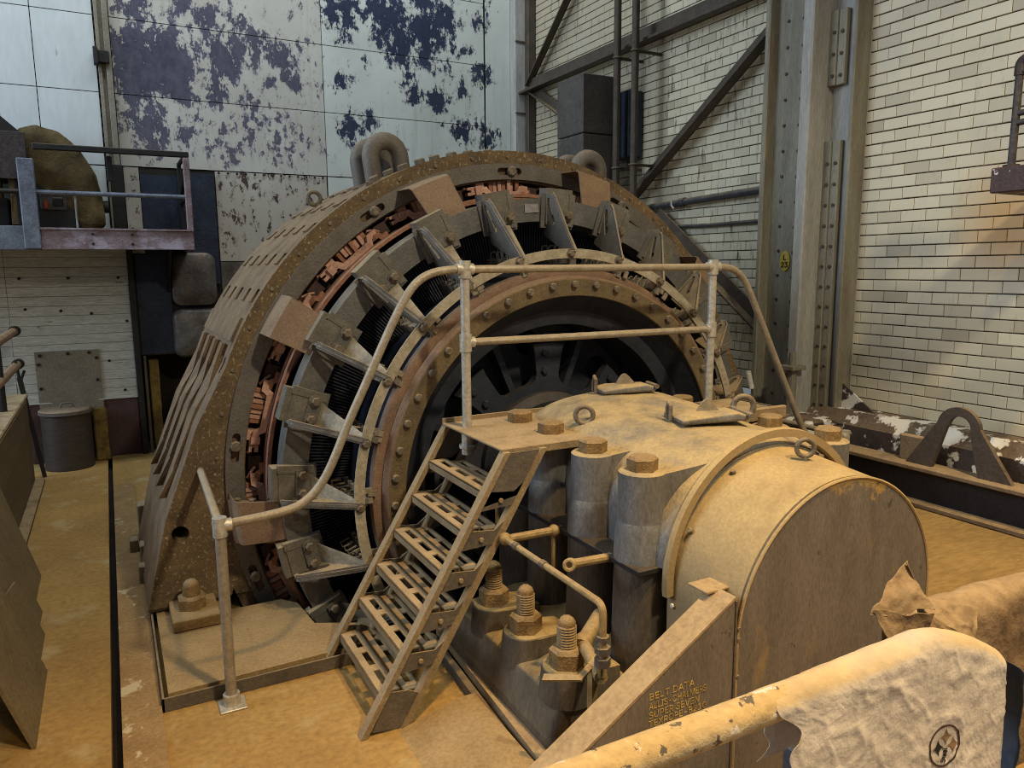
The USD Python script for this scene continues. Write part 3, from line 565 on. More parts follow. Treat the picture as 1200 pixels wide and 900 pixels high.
co.part('run', rod((6.02,8.0,3.10),(6.02,5.62,3.165),0.042,12), 'conduit', 30); co.part('drop', fillet([(6.0,5.60,3.12),(5.97,5.585,3.0),(5.97,5.585,1.2)],0.05).tolist() and tube(fillet([(6.0,5.60,3.12),(5.97,5.585,3.0),(5.97,5.585,1.2)],0.05),0.018,8), 'conduit', 30)
co.part('junction_box', bev(5.95,6.09,5.56,5.65,3.10,3.25,0.01), 'column_grey', 0); co.part('coupling', rod((6.02,6.95,3.13),(6.02,7.03,3.128),0.052,12), 'conduit', 30)
co.part('tie', tube([(5.98,7.15,3.17),(5.965,7.13,3.10),(5.97,7.09,3.06)],0.012,6), 'column_grey', 30); co.part('coupling', rod((5.97,5.585,1.75),(5.97,5.585,1.85),0.03,10), 'conduit', 30)
ca = single('cable', (6.05,6.5,2.8), tube([(6.06,7.5,2.865),(6.06,6.6,2.845),(6.06,5.62,2.85)],0.022,8), 'conduit', 'thin black cable clipped along a brick course below the conduit', 'cable')
gi = Thing('steel_girder', (5.6,3.5,0.49), 'dark steel girder lying on the raised deck before the right wall', 'girder')
gi.part('web', box(5.60,5.625,1.2,6.6,0.52,0.78), 'girder_blue', 0)
gi.part('top_flange', bev(5.50,5.72,1.2,6.6,0.78,0.815,0.006), 'girder_top', 0); gi.part('bottom_flange', bev(5.50,5.72,1.2,6.6,0.488,0.525,0.006), 'girder_top', 0)
def lug_poly():
    c = (3.31, 1.155); R = 0.165; out = [(3.72,0.80)]+[(c[0]+R*math.cos(a),c[1]+R*math.sin(a)) for a in np.linspace(0.18,math.pi-0.12,22)]+[(2.88,0.80)]
    i = [(3.50,0.80),(3.40,1.15)]+[(3.30+0.085*math.cos(a),1.165+0.085*math.sin(a)) for a in np.linspace(0.1,math.pi-0.1,14)]+[(3.22,1.15),(3.13,0.80)]
    return Polygon(out).difference(Polygon(i))
gi.part('lifting_lug', ext_yz(lug_poly(), 5.585, 5.625), 'lug_steel', 0, label='arched lifting lug plate')
gi.part('spacer', bev(5.63,5.70,3.62,3.80,0.81,1.02,0.008), 'block_wood', 0)
gi.part('plate', bev(5.64,5.72,4.35,4.75,0.81,0.85,0.005), 'girder_top', 0)
br = Thing('bracketed_platform', (5.6,2.9,2.8), 'dark red steel channel platform bracketed on the right wall', 'platform')
br.part('channel', cat([bev(5.28,6.09,2.55,3.055,2.855,3.02,0.008)]), 'channel_red', 0, label='channel splashed with white paint')
rp = Thing('pipe_railing', (5.35,2.97,3.02), 'dark pipe railing standing on the red channel platform', 'railing')
rp.part('post', rod((5.35,2.965,3.02),(5.35,2.965,3.66),0.024,12), 'rail_dark', 30); rp.part('elbow', cat([tube(fillet([(5.35,2.965,3.60),(5.35,2.965,3.70),(5.35,2.86,3.70)],0.05),0.032,12)]), 'rail_dark', 30)
rp.part('rail', rod((5.35,2.90,3.70),(5.35,2.5,3.70),0.024,12), 'rail_dark', 30); rp.part('rail', rod((5.35,2.95,3.62),(5.35,2.5,3.62),0.022,12), 'rail_dark', 30)
for z in (3.36,3.30): rp.part('rail', rod((5.35,2.96,z),(5.35,2.5,z+0.02),0.02,12), 'rail_dark', 30)
rp.part('flange', rod((5.35,2.965,3.02),(5.35,2.965,3.035),0.05,12), 'rail_dark', 30)

# ============================================================ THE MACHINE: stator with its brush gear
mo = Thing('motor_frame', (CX,5.37,0.1), 'huge dusty ring shaped motor frame with copper windings and brush gear inside', 'electric motor')
foot_l = Polygon([(0.672,1.75),(0.455,1.344),(0.22,0.72),(0.07,0.10),(0.60,0.10),(0.70,0.45),(0.9,0.9)])
shape = unary_union([Point(CX,CZ).buffer(2.405, quad_segs=48), foot_l, affinity.scale(foot_l, -1, 1, origin=(CX,0))])
shape = shape.difference(Point(CX,CZ).buffer(2.17, quad_segs=48)).difference(Point(0.305,0.62).buffer(0.055))
shape = shape.difference(affinity.scale(Point(0.305,0.62).buffer(0.055), 1, 1))
cuts = []
SLOT = [117.4,124.6,131.5,138.9,146.5,153.7]
for a in SLOT+[110,103,95,87,80,73,66,58,51,44]:
    for y in (5.50,5.85,6.20,6.55,6.90): cuts.append(pbox(a, 2.40, y, 0.095, 0.20, 0.10))
for y in (5.50,5.85,6.20,6.55,6.90): cuts.append(pbox(159.4, 2.40, y, 0.12, 0.12, 0.045))
fr = boolean(ext_xz(shape, 5.372, 7.09), cat(cuts))
frp = mo.part('frame', fr, 'frame', 30)
mo.part('front_face', ext_xz(shape.difference(Point(CX,CZ).buffer(2.285, quad_segs=40)).intersection(sbox(-1,0.12,7,4)), 5.355, 5.374), 'frame_face', 0, label='front face of the frame, flecked with pale dust and paint')
for a in np.arange(0,360,7.5):
    p = pol(2.355, a+2, 5.355)
    if p[2] > 0.3: mo.part('bolt', hexbolt(p,(0,-1,0),0.014,0.012,n=8), 'bolt_iron', 30)
for (a, dl) in [(a, k) for a in SLOT for k in (5.50,5.85,6.20,6.55,6.90)]:
    mo.part('slot_lip', pbox(a+1.30, 2.408, dl, 0.014, 0.022, 0.11), 'frame', 0)
for k, y in enumerate((5.66,6.02,6.38,6.74)):                        # long ribs running down the side to the foot
    P = [pol(2.42,a,y) for a in (156,160,164)]+[np.array([0.50,y,1.42]),np.array([0.33,y,1.02])]
    mo.part('rib', tube(P, 0, flat=(0.13,0.05)), 'frame', 0)
    mo.part('rib_end', hull([(0.33,y-0.07,1.06),(0.33,y+0.07,1.06),(0.20,y,0.80),(0.36,y-0.07,1.0),(0.36,y+0.07,1.0),(0.40,y,0.8)]), 'frame', 0)
mo.part('splice_plate', lathe([(2.40,5.45),(2.425,5.45),(2.425,7.0),(2.40,7.0)], 4, True, 155.2, 151.0), 'frame', 0)
# hold down pad and bolt at the foot
mo.part('foot_pad', bev(0.20,0.49,5.0,5.38,0.085,0.16,0.006), 'plate', 0)
fb = mo.part('foot_bolt', cat([hexbolt((0.335,5.20,0.16),(0,0,1),0.095,0.085,n=6)]), 'stud_rust', 30); mo.part('stud', cat([rod((0.335,5.20,0.245),(0.335,5.20,0.30),0.055,12), rhull([(0.335,5.20,0.30)],0.055)]), 'stud_rust', 40, parent=fb)
# the flat grey ring with slotted holes
ann = annulus(2.185, 2.305)
SL = [122.2,172.6,197.2,64.2,92,40,147]
for a in SL:
    c = [pol(2.245, a+d, 0)[[0,2]] for d in (-2.0,-1,0,1,2.0)]; ann = ann.difference(LineString(c).buffer(0.027))
gr = mo.part('clamp_ring', ext_xz(ann, 5.325, 5.372), 'ring_grey', 0, label='flat grey clamp ring with slotted holes')
for a in SL: mo.part('slot_bolt', hexbolt(pol(2.245,a-0.4,5.33),(0,-1,0),0.038,0.035,n=8), 'bolt_iron', 30, parent=gr)
mo.part('winding_back', lathe([(1.90,5.62),(2.18,5.62),(2.18,6.4),(1.90,6.4)], 96), 'winding_dark', 30)
mo.part('bus_ring', lathe([(2.035,5.16),(2.06,5.16),(2.06,5.22),(2.035,5.22)], 120), 'copper_old', 30, label='thin brown copper connection ring')
mo.part('bus_ring', lathe([(2.02,5.30),(2.05,5.30),(2.05,5.36),(2.02,5.36)], 120), 'copper_old', 30)
def rnd(a, b): return a+(b-a)*rng.random()
for k in range(20):                                                  # field poles, one every 18 degrees
    a0 = 130+18*k
    if pol(2.1,a0,5)[2] < -0.35: continue
    c = mo.part('coil_body', cat([pbox(a0-1.5,2.10,5.60,0.40,0.16,0.20), pbox(a0+6.5,2.11,5.62,0.12,0.14,0.2)]), 'winding_dark', 0, label='dark wrapped field coil')
    for j in range(7):
        mo.part('coil_end', pbox(a0-4.2+1.0*j+rnd(-.1,.1), 2.135+rnd(-.008,.008), 5.43+rnd(-.02,.02), 0.030, 0.085+rnd(-.02,.015), 0.10), 'copper_pink' if j % 3 else 'copper_old', 0, parent=c)
    mo.part('coil_end', pbox(a0+4.3, 2.14, 5.42, 0.07,0.07,0.08), 'copper_pink', 0, parent=c)
    mo.part('connection_strap', pbar([(a0-6.5,2.115,5.36),(a0-4.6,2.115,5.35),(a0-4.0,2.075,5.34),(a0+3.0,2.075,5.34),(a0+3.6,2.115,5.35),(a0+6.5,2.115,5.38)], 0.022, 0.05), 'copper_pink', 0, label='bent copper connection strap')
    mo.part('connection_strap', pbar([(a0-8.5,2.06,5.36),(a0-6.9,2.06,5.35),(a0-6.5,2.09,5.34),(a0-5.0,2.09,5.36)], 0.02, 0.04), 'copper_old', 0)
    mo.part('coil_clamp', cat([pbox(a0+5.2,2.115,5.37,0.05,0.06,0.06), pbox(a0+6.3,2.10,5.39,0.09,0.024,0.05), pbox(a0+6.3,2.14,5.39,0.09,0.02,0.05)]), 'copper_pink', 0, label='pink copper clip')
    mo.part('coil_box', pbox(a0-8.2,2.10,5.46,0.10,0.09,0.12), 'winding_dark', 0)
    for d in (-7.4, 5.8): mo.part('lead', tube([pol(2.10,a0+d,5.40),pol(2.13,a0+d+0.8,5.38),pol(2.15,a0+d+1.9,5.40),pol(2.12,a0+d+2.6,5.46)],0.010,6), 'copper_pink', 30)
def cover(a):
    """bent sheet: flat on the clamp ring, stepping forward over the coils to the brush ring"""
    prof = [(2.29,5.318),(2.285,5.10),(2.27,5.06),(2.10,4.98),(1.99,4.94)]
    back = [(r-0.004,y+0.014) for r,y in prof[::-1]]
    return lathe(prof+back, 6, True, a-3.8, a+3.8)
for a in (148.3,112.1,76.2,40.2,184.2,220):
    mo.part('cover_strip', cover(a), 'cover_sheet', 30, label='bent brown sheet cover over the windings')
mo.part('terminal_tray', lathe([(1.98,4.93),(2.30,5.25),(2.30,5.33),(1.98,5.02)],6,True,181.5,189), 'cover_sheet', 0)
for a, r in ((181.6,2.05),(181.6,2.16),(181.6,2.25)): mo.part('bolt', hexbolt(pol(r,a,5.0+(r-1.98)*0.9),(0,0,1),0.025,0.025), 'bolt_iron', 30)
# brush yoke ring with 24 brush arms
yk = mo.part('brush_yoke', lathe([(1.84,4.92),(2.008,4.92),(2.008,5.10),(1.84,5.10)], 144), 'yoke', 30, label='grey brush yoke ring')
for k in range(24):
    a = 7.5+15*k+1.9; p = pol(1.92,a,4.915)
    if k % 2: mo.part('ring_joint', pbox(a+2.2,1.924,4.917,0.012,0.17,0.012), 'edge_iron', 0, parent=yk)
mo.part('nameplate', pbox(93.5,1.935,4.915,0.115,0.062,0.01), 'nameplate', 0, label='small blank metal nameplate', parent=yk)
def gusset(a):
    """triangular plate in a radial plane with a long slot"""
    P = Polygon([(2.035,4.915),(2.035,4.83),(2.015,4.80),(1.63,4.525),(1.585,4.525),(1.585,4.575),(1.74,4.93)])
    P = P.difference(LineString([(1.985,4.865),(1.83,4.80)]).buffer(0.022))
    m = trimesh.creation.extrude_polygon(P, 0.018, engine='earcut'); v = np.array(m.vertices); t = math.radians(a)
    er = np.array([math.cos(t),0,math.sin(t)]); et = np.array([-math.sin(t),0,math.cos(t)])
    w = np.array([CX,0,CZ])+v[:,:1]*er+v[:,1:2]*np.array([0,1.0,0])+(v[:,2:]-0.009)*et
    lip = pbar([(a,2.03,4.83),(a,2.0,4.795),(a,1.60,4.52)],0.012,0.045)
    return cat([(w, np.array(m.faces)), lip])
for k in range(24):
    a = 11.8+15*k
    if pol(1.9,a,4.9)[2] < -0.55: continue
    arm = mo.part('brush_arm', gusset(a+3.0), 'arm_iron', 0)
    mo.part('clamp_plate', cat([pbox(a,1.925,4.898,0.235,0.225,0.035), pbox(a-2.9,1.93,4.90,0.05,0.235,0.05), pbox(a,2.05,4.95,0.22,0.06,0.12)]), 'arm_iron', 0, parent=arm)
    mo.part('clamp_pad', pbox(a,1.888,4.875,0.185,0.085,0.02), 'yoke', 0, parent=arm)
    for d in (-1.85, 1.85): mo.part('bolt', hexbolt(pol(1.888,a+d,4.867),(0,-1,0),0.030,0.032,0.008), 'bolt_iron', 30, parent=arm)
    mo.part('web_plate', hull([pol(1.84,a+2.9,4.885),pol(1.84,a-1.8,4.885),pol(1.63,a+2.9,4.545),pol(1.63,a+1.4,4.555),pol(1.84,a+2.9,4.90),pol(1.84,a-1.8,4.90),pol(1.63,a+2.9,4.56),pol(1.63,a+1.4,4.57)]), 'ring_pale', 0, parent=arm)
    mo.part('back_plate', pbox(a+0.4,1.915,4.91,0.275,0.25,0.02), 'yoke', 0, parent=arm)
    for j in range(5):
        y = 4.64+0.085*j
        mo.part('brush_holder', cat([pbox(a+3.4,1.575-0.01*(j%2),y,0.05,0.09,0.055), pbox(a+1.7,1.565,y,0.07,0.03,0.045)]), 'brush_metal' if j < 3 else 'arm_iron', 0, parent=arm)
        b = a+1.5+rnd(-.5,.5)
        mo.part('pigtail', tube([pol(1.60,a+3.3,y),pol(1.66,b+0.9,y+0.01),pol(1.665,b-0.3,y+0.005),pol(1.60,b-0.6,y)],0.007,5), 'brush_metal', 30, parent=arm)
    for j in range(5):
        mo.part('brush_clip', pbox(a+1.0+rnd(-1.6,1.6), 1.56+rnd(-.05,.03), 4.56+rnd(-.01,.03), 0.035, 0.055, 0.012), 'brush_metal', 0, parent=arm)
    mo.part('finger', pbar([(a+2.2,1.56,4.56),(a+2.6,1.52,4.57),(a+2.6,1.49,4.60)],0.012,0.04), 'arm_iron', 0, parent=arm)
rg = mo.part('brush_ring', lathe([(1.566,4.542),(1.632,4.542),(1.632,4.556),(1.566,4.556)], 144), 'ring_pale', 0, label='thin pale ring tying the brush arms together')
for k in range(24):
    a = 15*k+0.4
    mo.part('bolt', hexbolt(pol(1.598,a,4.541),(0,-1,0),0.024,0.024,0.004), 'bolt_iron', 30, parent=rg)
# lifting lugs
def uloop(c, w, h, r, y):
    P = [(c[0]-w/2,y,c[1]-0.2),(c[0]-w/2,y,c[1]+h-w/2)]+[(c[0]-w/2*math.cos(t),y,c[1]+h-w/2+w/2*math.sin(t)) for t in np.linspace(0.2,math.pi-0.2,9)]+[(c[0]+w/2,y,c[1]+h-w/2),(c[0]+w/2,y,c[1]-0.2)]
    return tube(P, r, 12)
for nm, cx, cz, tilt in (('left',2.02,3.04,8),('right',3.86,3.03,-8)):
    lg = None
    for y in (5.80,6.12):
        v, f = uloop((cx,cz),0.24,0.33,0.068,y); t = math.radians(tilt); q = v-[cx,0,cz]
        v = np.stack([q[:,0]*math.cos(t)-q[:,2]*math.sin(t), q[:,1], q[:,0]*math.sin(t)+q[:,2]*math.cos(t)],1)+[cx,0,cz]
        mo.part('lifting_lug', (v, f), 'ring_grey', 40)
    mo.part('lug_base', hull([(cx+sx*0.22, y, cz+sx*0.22*math.sin(math.radians(tilt))*1.7+dz) for sx in (-1,1) for y in (5.7,6.22) for dz in (-0.12,0.045)]), 'frame', 0)
mo.part('eye_ring', cat([torus(pol(2.47,122.0,6.55),(0,1,0),0.055,0.018,18,8), rod(pol(2.40,122,6.55),pol(2.43,122,6.55),0.03,8)]), 'bolt_iron', 40)
for a in (116.5,113.5,110.5,107,104,100.5,97,93,62):
    mo.part('drum_bolt', hexbolt(pol(2.40,a,5.62),pol(1,a,0)-pol(0,a,0),0.042,0.045), 'bolt_iron', 30)

# ============================================================ ARMATURE
ar = Thing('armature', (CX,4.5,CZ), 'dark motor armature with a bolted rusty flange ring and spoked hub', 'armature')
ar.part('outer_band', lathe([(1.40,4.575),(1.465,4.57),(1.50,4.585),(1.50,4.66),(1.47,4.70),(1.40,4.70)], 144), 'rust_ring', 35, label='rust brown outer band')
ar.part('inner_band', lathe([(1.36,4.497),(1.425,4.494),(1.436,4.51),(1.445,4.56),(1.42,4.58),(1.36,4.58)], 144), 'rust_ring', 35, label='rust brown inner band')
ff = ar.part('flange_face', lathe([(1.300,4.505),(1.305,4.499),(1.418,4.490),(1.425,4.497),(1.425,4.56),(1.300,4.56)], 144), 'flange_face', 25, label='flange face carrying the bolt circle')
for k in range(48):
    p = pol(1.383, 7.5*k+0.6, 4.493)
    if p[2] > -0.4: ar.part('bolt', hexbolt(p,(0,-1,0),0.026,0.030,n=8), 'bolt_iron', 30, parent=ff)
ar.part('bore', lathe([(1.302,4.52),(1.20,4.66),(1.19,4.675),(1.09,4.70),(1.075,5.35),(1.30,5.35),(1.31,4.56)], 120), 'rotor_dark', 30)
ar.part('commutator', lathe([(1.40,4.68),(1.47,4.70),(1.475,5.16),(1.40,5.16)], 144), 'commutator', 30)
V = [pbox(a, 1.66, 5.24, 0.010, 0.38, 0.10) for a in np.arange(0,360,0.75)]
ar.part('riser', cat(V), 'commutator', 0, kind='stuff', label='close set dark commutator risers')
ar.part('back_disc', lathe([(0.38,6.2),(1.0,6.2),(1.0,6.26),(0.38,6.26)], 48), 'rotor_dark', 30)
ar.part('core', lathe([(0.9,5.28),(1.88,5.28),(1.88,6.3),(0.9,6.3)], 120), 'rotor_dark', 30)
def window(a0, a1, r0, r1, rr):
    P = Polygon([pol(r,a,0)[[0,2]] for r, aa in ((r0,np.linspace(a0,a1,8)),(r1,np.linspace(a1,a0,10))) for a in aa]); return P.buffer(-rr).buffer(rr, quad_segs=5)
hub = Point(CX,CZ).buffer(0.93, quad_segs=24)
for k in range(8): hub = hub.difference(window(45*k+8-2, 45*k+37-2, 0.62, 0.99, 0.10))
ar.part('hub', ext_xz(hub.difference(Point(CX,CZ).buffer(0.3)), 4.92, 5.0), 'rotor_dark', 0, label='hub plate with rounded windows')
plate2 = Point(CX,CZ).buffer(1.08, quad_segs=32).difference(Point(CX,CZ).buffer(0.3))
for k in range(8): plate2 = plate2.difference(Point(*pol(0.92,45*k+2,0)[[0,2]]).buffer(0.10))
ar.part('spider_plate', ext_xz(plate2, 5.14, 5.2), 'rotor_dark', 0)
for k in range(8): ar.part('spoke', pbox(45*k+23, 0.84, 5.07, 0.05, 0.50, 0.15), 'rotor_dark', 0)
for k in range(8):
    for r in (0.72,0.86): ar.part('stud', hexbolt(pol(r,45*k+23-22.5+0,4.92),(0,-1,0),0.03,0.03), 'rotor_dark', 30)
ar.part('boss', lathe([(0.30,4.80),(0.50,4.80),(0.56,4.86),(0.56,4.93),(0.30,4.93)], 64), 'rotor_dark', 30)
ar.part('shaft', lathe([(0.0,2.9),(0.34,2.9),(0.34,4.55),(0.40,4.60),(0.40,5.4),(0.0,5.4)], 48), 'ring_grey', 30, label='steel shaft')

# ============================================================ BEARING PEDESTAL
be = Thing('bearing_pedestal', (CX,3.5,0.1), 'heavy cast bearing pedestal thick with tan dust, bolted down in front of the motor', 'bearing')
YK = [2.66,2.72,2.85,3.1,3.4,3.7,3.95,4.15,4.30,4.42]; WK = [.66,.68,.68,.66,.64,.64,.64,.64,.62,.56]; TK = [1.475,1.485,1.49,1.48,1.50,1.54,1.56,1.55,1.51,1.40]; PK = [1.0,.95,.75,.6,.55,.55,.58,.6,.7,.9]
def loft(z0, na=64, ny=56):
    V, F = [], []; Ys = np.linspace(YK[0], YK[-1], ny)
    for y in Ys:
        w, t, p = (np.interp(y, YK, q) for q in (WK,TK,PK))
        for u in np.linspace(0, math.pi, na):
            c, s = math.cos(u), math.sin(u); x = CX+w*math.copysign(abs(c)**p, c); z = 0.95+(t-0.95)*abs(s)**(p if p < 1 else 1)
            V.append((x,y,z))
    V = np.array(V); d = meshkit.fbm(V*3.5, 4, 2)-0.5; V[:,2] += d*0.03*np.clip((V[:,2]-0.95)/0.3,0,1)
    for i in range(ny-1):
        for j in range(na-1):
            a = i*na+j; F += [[a,a+1,a+na+1],[a,a+na+1,a+na]]
    for i in (0, ny-1):                                              # end walls
        c = len(V); V = np.vstack([V, [[CX,Ys[i],0.95]]])
        for j in range(na-1): F.append([c,i*na+j+1,i*na+j] if i == 0 else [c,i*na+j,i*na+j+1])
    return V, np.array(F)
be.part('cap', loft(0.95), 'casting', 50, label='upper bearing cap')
BOSSY = (2.86,3.29,3.73,4.11)
for s, nm in ((-1,'left'),(1,'right')):
    for y in BOSSY:
        x = CX+s*0.665
        prof = lambda R0, z0, z1: hull([(x+R0*math.cos(t), y+R0*math.sin(t), z) for t in np.linspace(0,2*math.pi,25)[:-1] for z in (z0,z1-0.008)]+[(x+(R0-0.01)*math.cos(t), y+(R0-0.01)*math.sin(t), z1) for t in np.linspace(0,2*math.pi,25)[:-1]])
        b = be.part('bolt_boss', cat([prof(0.118,0.95,1.40), hull([(x+(0.118+e)*math.cos(t), y+(0.118+e)*math.sin(t), z) for t in np.linspace(0,2*math.pi,25)[:-1] for e, z in ((0.0,1.15),(0.012,1.10),(0.02,0.95))]),
            hull([(x-s*0.02,y-0.10,0.95),(x-s*0.02,y+0.10,0.95),(x-s*0.3,y-0.14,0.95),(x-s*0.3,y+0.14,0.95),(x-s*0.02,y-0.10,1.39),(x-s*0.02,y+0.10,1.39),(x-s*0.3,y-0.13,1.42),(x-s*0.3,y+0.13,1.42)])]), 'casting', 30)
        be.part('cap_bolt', hexbolt((x,y,1.40 if s > 0 or y < 3.6 else 1.42),(0,0,1),0.078,0.07), 'stud_rust', 30, parent=b)
be.part('split_joint', bev(CX-0.80,CX+0.80,2.70,4.40,0.925,0.955,0.004), 'black_iron', 0)
low = [hull([(CX+sx*w,y,z) for sx in (-1,1) for y in (2.78,4.36) for w,z in ((0.60,0.93),(0.60,0.10))])]
for s in (-1,1):
    for y in BOSSY:
        x = CX+s*0.655
        low.append(hull([(x+R*math.cos(t), y+R*math.sin(t), z) for t in np.linspace(0,2*math.pi,25)[:-1] for R,z in ((0.142,0.93),(0.128,0.86),(0.125,0.45),(0.16,0.10))]))
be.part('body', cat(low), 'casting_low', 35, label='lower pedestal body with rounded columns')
for s in (-1,1):
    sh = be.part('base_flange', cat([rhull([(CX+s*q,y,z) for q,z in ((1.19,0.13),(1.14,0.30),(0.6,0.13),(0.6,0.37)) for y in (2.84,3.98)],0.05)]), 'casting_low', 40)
    for y in (3.69,3.31,2.90):
        x = CX-s*0+s*1.075
        st = be.part('stud_boss', hull([(x+R*math.cos(t), y+R*math.sin(t), z) for t in np.linspace(0,2*math.pi,25)[:-1] for R,z in ((0.118,0.465),(0.125,0.455),(0.14,0.30))]+[(x-s*0.25,y+dy,z) for dy in (-0.10,0.10) for z in (0.3,0.44)]), 'casting_low', 35, parent=sh)
        be.part('nut', hexbolt((x,y,0.465),(0,0,1),0.088,0.095), 'stud_rust', 30, parent=sh)
        rings = [hull([(x+r*math.cos(t), y+r*math.sin(t), z) for t in np.linspace(0,2*math.pi,15)[:-1] for r, z in ((0.044,z0),(0.050,z0+0.007),(0.044,z0+0.014))]) for z0 in np.arange(0.56,0.66,0.014)]
        be.part('stud', cat(rings+[rhull([(x,y,0.672)],0.046)]), 'stud_rust', 35, parent=sh)
def eyebolt(p, R, r, axis): return cat([torus((p[0],p[1],p[2]+0.03+R+r), axis, R, r, 24, 10), rod((p[0],p[1],p[2]-0.02),(p[0],p[1],p[2]+0.045),r*1.0,10), rod((p[0],p[1],p[2]),(p[0],p[1],p[2]+0.012),r*2.0,12)])
ax = np.array([math.sin(yaw)*0.8+0.1, math.cos(yaw)*0.9, 0])
be.part('eyebolt', eyebolt((2.44,3.66,1.42),0.052,0.015,ax), 'bolt_iron', 40); be.part('eyebolt', eyebolt((3.42,3.36,1.415),0.062,0.019,ax), 'bolt_iron', 40)
def lid(nm, c, ang, L, W):
    t = math.radians(ang); ex = np.array([math.cos(t),math.sin(t),0]); ey = np.array([-math.sin(t),math.cos(t),0]); c = np.array(c); R = lambda a,b,z: c+a*ex+b*ey+np.array([0,0,z])
    l = be.part('inspection_lid', rhull([R(a*L/2,b*W/2*(0.55 if a > 0 else 1),0.01) for a in (-1,1) for b in (-1,1)]+[R(a*L*0.35,b*W*0.3,0.028) for a in (-1,1) for b in (-1,1)],0.018), 'casting', 40, label=nm)
    P = [R(-0.08+0.16*u,0.0,0.03+0.085*math.sin(math.pi*min(1,u*1.15))) for u in np.linspace(0,1,9)]+[R(-0.08,0,0.03)]
    be.part('handle_fin', hull([q+ey*s*0.007 for q in P for s in (-1,1)]), 'galvanised', 0, parent=l)
    be.part('hinge', rod(R(L/2+0.01,-W*0.5,0.03),R(L/2+0.01,W*0.5,0.03),0.016,10), 'bolt_iron', 35, parent=l); be.part('latch', (tube([R(-L/2-0.03,0,0.0),R(-L/2-0.03,0,0.08),R(-L/2-0.03,0.03,0.10),R(-L/2-0.03,0.05,0.06),R(-L/2-0.03,0.05,0.0)],0.012,8)), 'bolt_iron', 35, parent=l)
lid('rear inspection lid', (2.98,3.98,1.575), -14, 0.36, 0.16); lid('front inspection lid', (3.02,3.24,1.512), -18, 0.40, 0.26)
be.part('collar', lathe([(0.645,2.63),(0.685,2.63),(0.69,2.66),(0.66,2.70),(0.645,2.70)], 60, True, -5, 185), 'guard_round', 30, label='raised collar around the end of the bearing')
be.part('block', bev(3.66,4.27,3.86,4.35,1.28,1.355,0.01), 'casting', 0)
be.part('side_plate', bev(3.70,4.30,3.80,3.84,1.29,1.38,0.006), 'stair', 0); be.part('side_cheek', box(3.72,3.74,3.84,4.25,0.95,1.36), 'edge_iron', 0); be.part('side_cheek', box(4.27,4.29,3.84,4.25,0.95,1.36), 'edge_iron', 0)
bp = Thing('bedplate', (CX,3.5,0), 'low dusty steel bedplate under the bearing pedestal', 'bedplate')
bp.part('plate', ext_xy(Polygon([(1.615,2.80),(4.3,2.80),(4.3,4.25),(1.70,4.25)]), 0.0, 0.10), 'guard_strut', 0)
bp.part('edge_bar', hull([(1.60,2.78,0.0),(1.60,2.78,0.06),(1.56,2.78,0.0),(1.56,2.78,0.06),(1.68,4.25,0.0),(1.68,4.25,0.06),(1.64,4.25,0.0),(1.64,4.25,0.06)]), 'edge_iron', 0)

# ============================================================ BELT GUARD
gu = Thing('belt_guard', (2.6,2.3,0), 'dusty sheet steel belt guard with rounded end and stencilled yellow lettering', 'guard')
def stilt(R, cz, n=40, zb=0.25): return [(CX+R,zb)]+[(CX+R*math.cos(t),cz+R*math.sin(t)) for t in np.linspace(0,math.pi,n)]+[(CX-R,zb)]
A, B = stilt(0.656,0.77), stilt(0.640,0.837)
nv = len(A); V = [(x,2.225,z) for x,z in A]+[(x,2.68,z) for x,z in B]+[(CX+(x-CX)*0.985,2.225,z-0.012) for x,z in A]+[(CX+(x-CX)*0.985,2.68,z-0.012) for x,z in B]; F = []
for j in range(nv-1): F += [[j,j+1,nv+j+1],[j,nv+j+1,nv+j],[2*nv+j,3*nv+j+1,2*nv+j+1],[2*nv+j,3*nv+j,3*nv+j+1],[j,2*nv+j+1,j+1],[j,2*nv+j,2*nv+j+1],[nv+j,nv+j+1,3*nv+j+1],[nv+j,3*nv+j+1,3*nv+j]]
gu.part('round_cover', (np.array(V), np.array(F)), 'guard_round', 40, label='half round dusty cover sheet')
gu.part('end_plate', ext_xz(Polygon(stilt(0.650,0.77,40,0.0)), 2.205, 2.225), 'guard_face', 0, label='flat scuffed end plate')
gu.part('rim', tube([(x,2.205,z) for x,z in stilt(0.652,0.77,40,0.02)],0.008,6), 'guard_round', 30)
gu.part('side_panel', ext_xz(Polygon([(2.252,0.99),(1.0,0.241),(0.72,0.0),(2.252,0.0)]), 2.208, 2.22), 'guard_face', 0, label='wedge shaped side panel')
sl = np.array([(2.252,0.99),(0.80,0.121)]); nrm = np.array([-0.514,0.858])
gu.part('top_flange', ext_xz(Polygon([sl[0],sl[1],sl[1]+nrm*0.012,sl[0]+nrm*0.012]), 2.205, 2.345), 'guard_strut', 0, label='sloping top flange of the wedge')
gu.part('tab', bev(2.17,2.30,2.30,2.42,0.985,0.998,0.003), 'guard_strut', 0)
for z in (0.85,0.80,0.63,0.50): gu.part('rivet', hexbolt((2.268,2.205,z),(0,-1,0),0.011,0.009,n=8), 'bolt_iron', 30)
gu.part('edge_strip', box(2.246,2.256,2.202,2.21,0.0,0.98), 'edge_iron', 0)
for t_, r in (('a',62),('b',118),('c',150)):
    p = np.array([CX+0.65*math.cos(math.radians(r)),2.61,0.82+0.645*math.sin(math.radians(r))]); gu.part('screw', hexbolt(p,p-np.array([CX,2.61,0.8]),0.014,0.02,n=8), 'bolt_iron', 30)
for z in (0.78,0.58): gu.part('screw', hexbolt((CX-0.645,2.63,z),(-1,0,0),0.012,0.012,n=8), 'white_tag', 30)
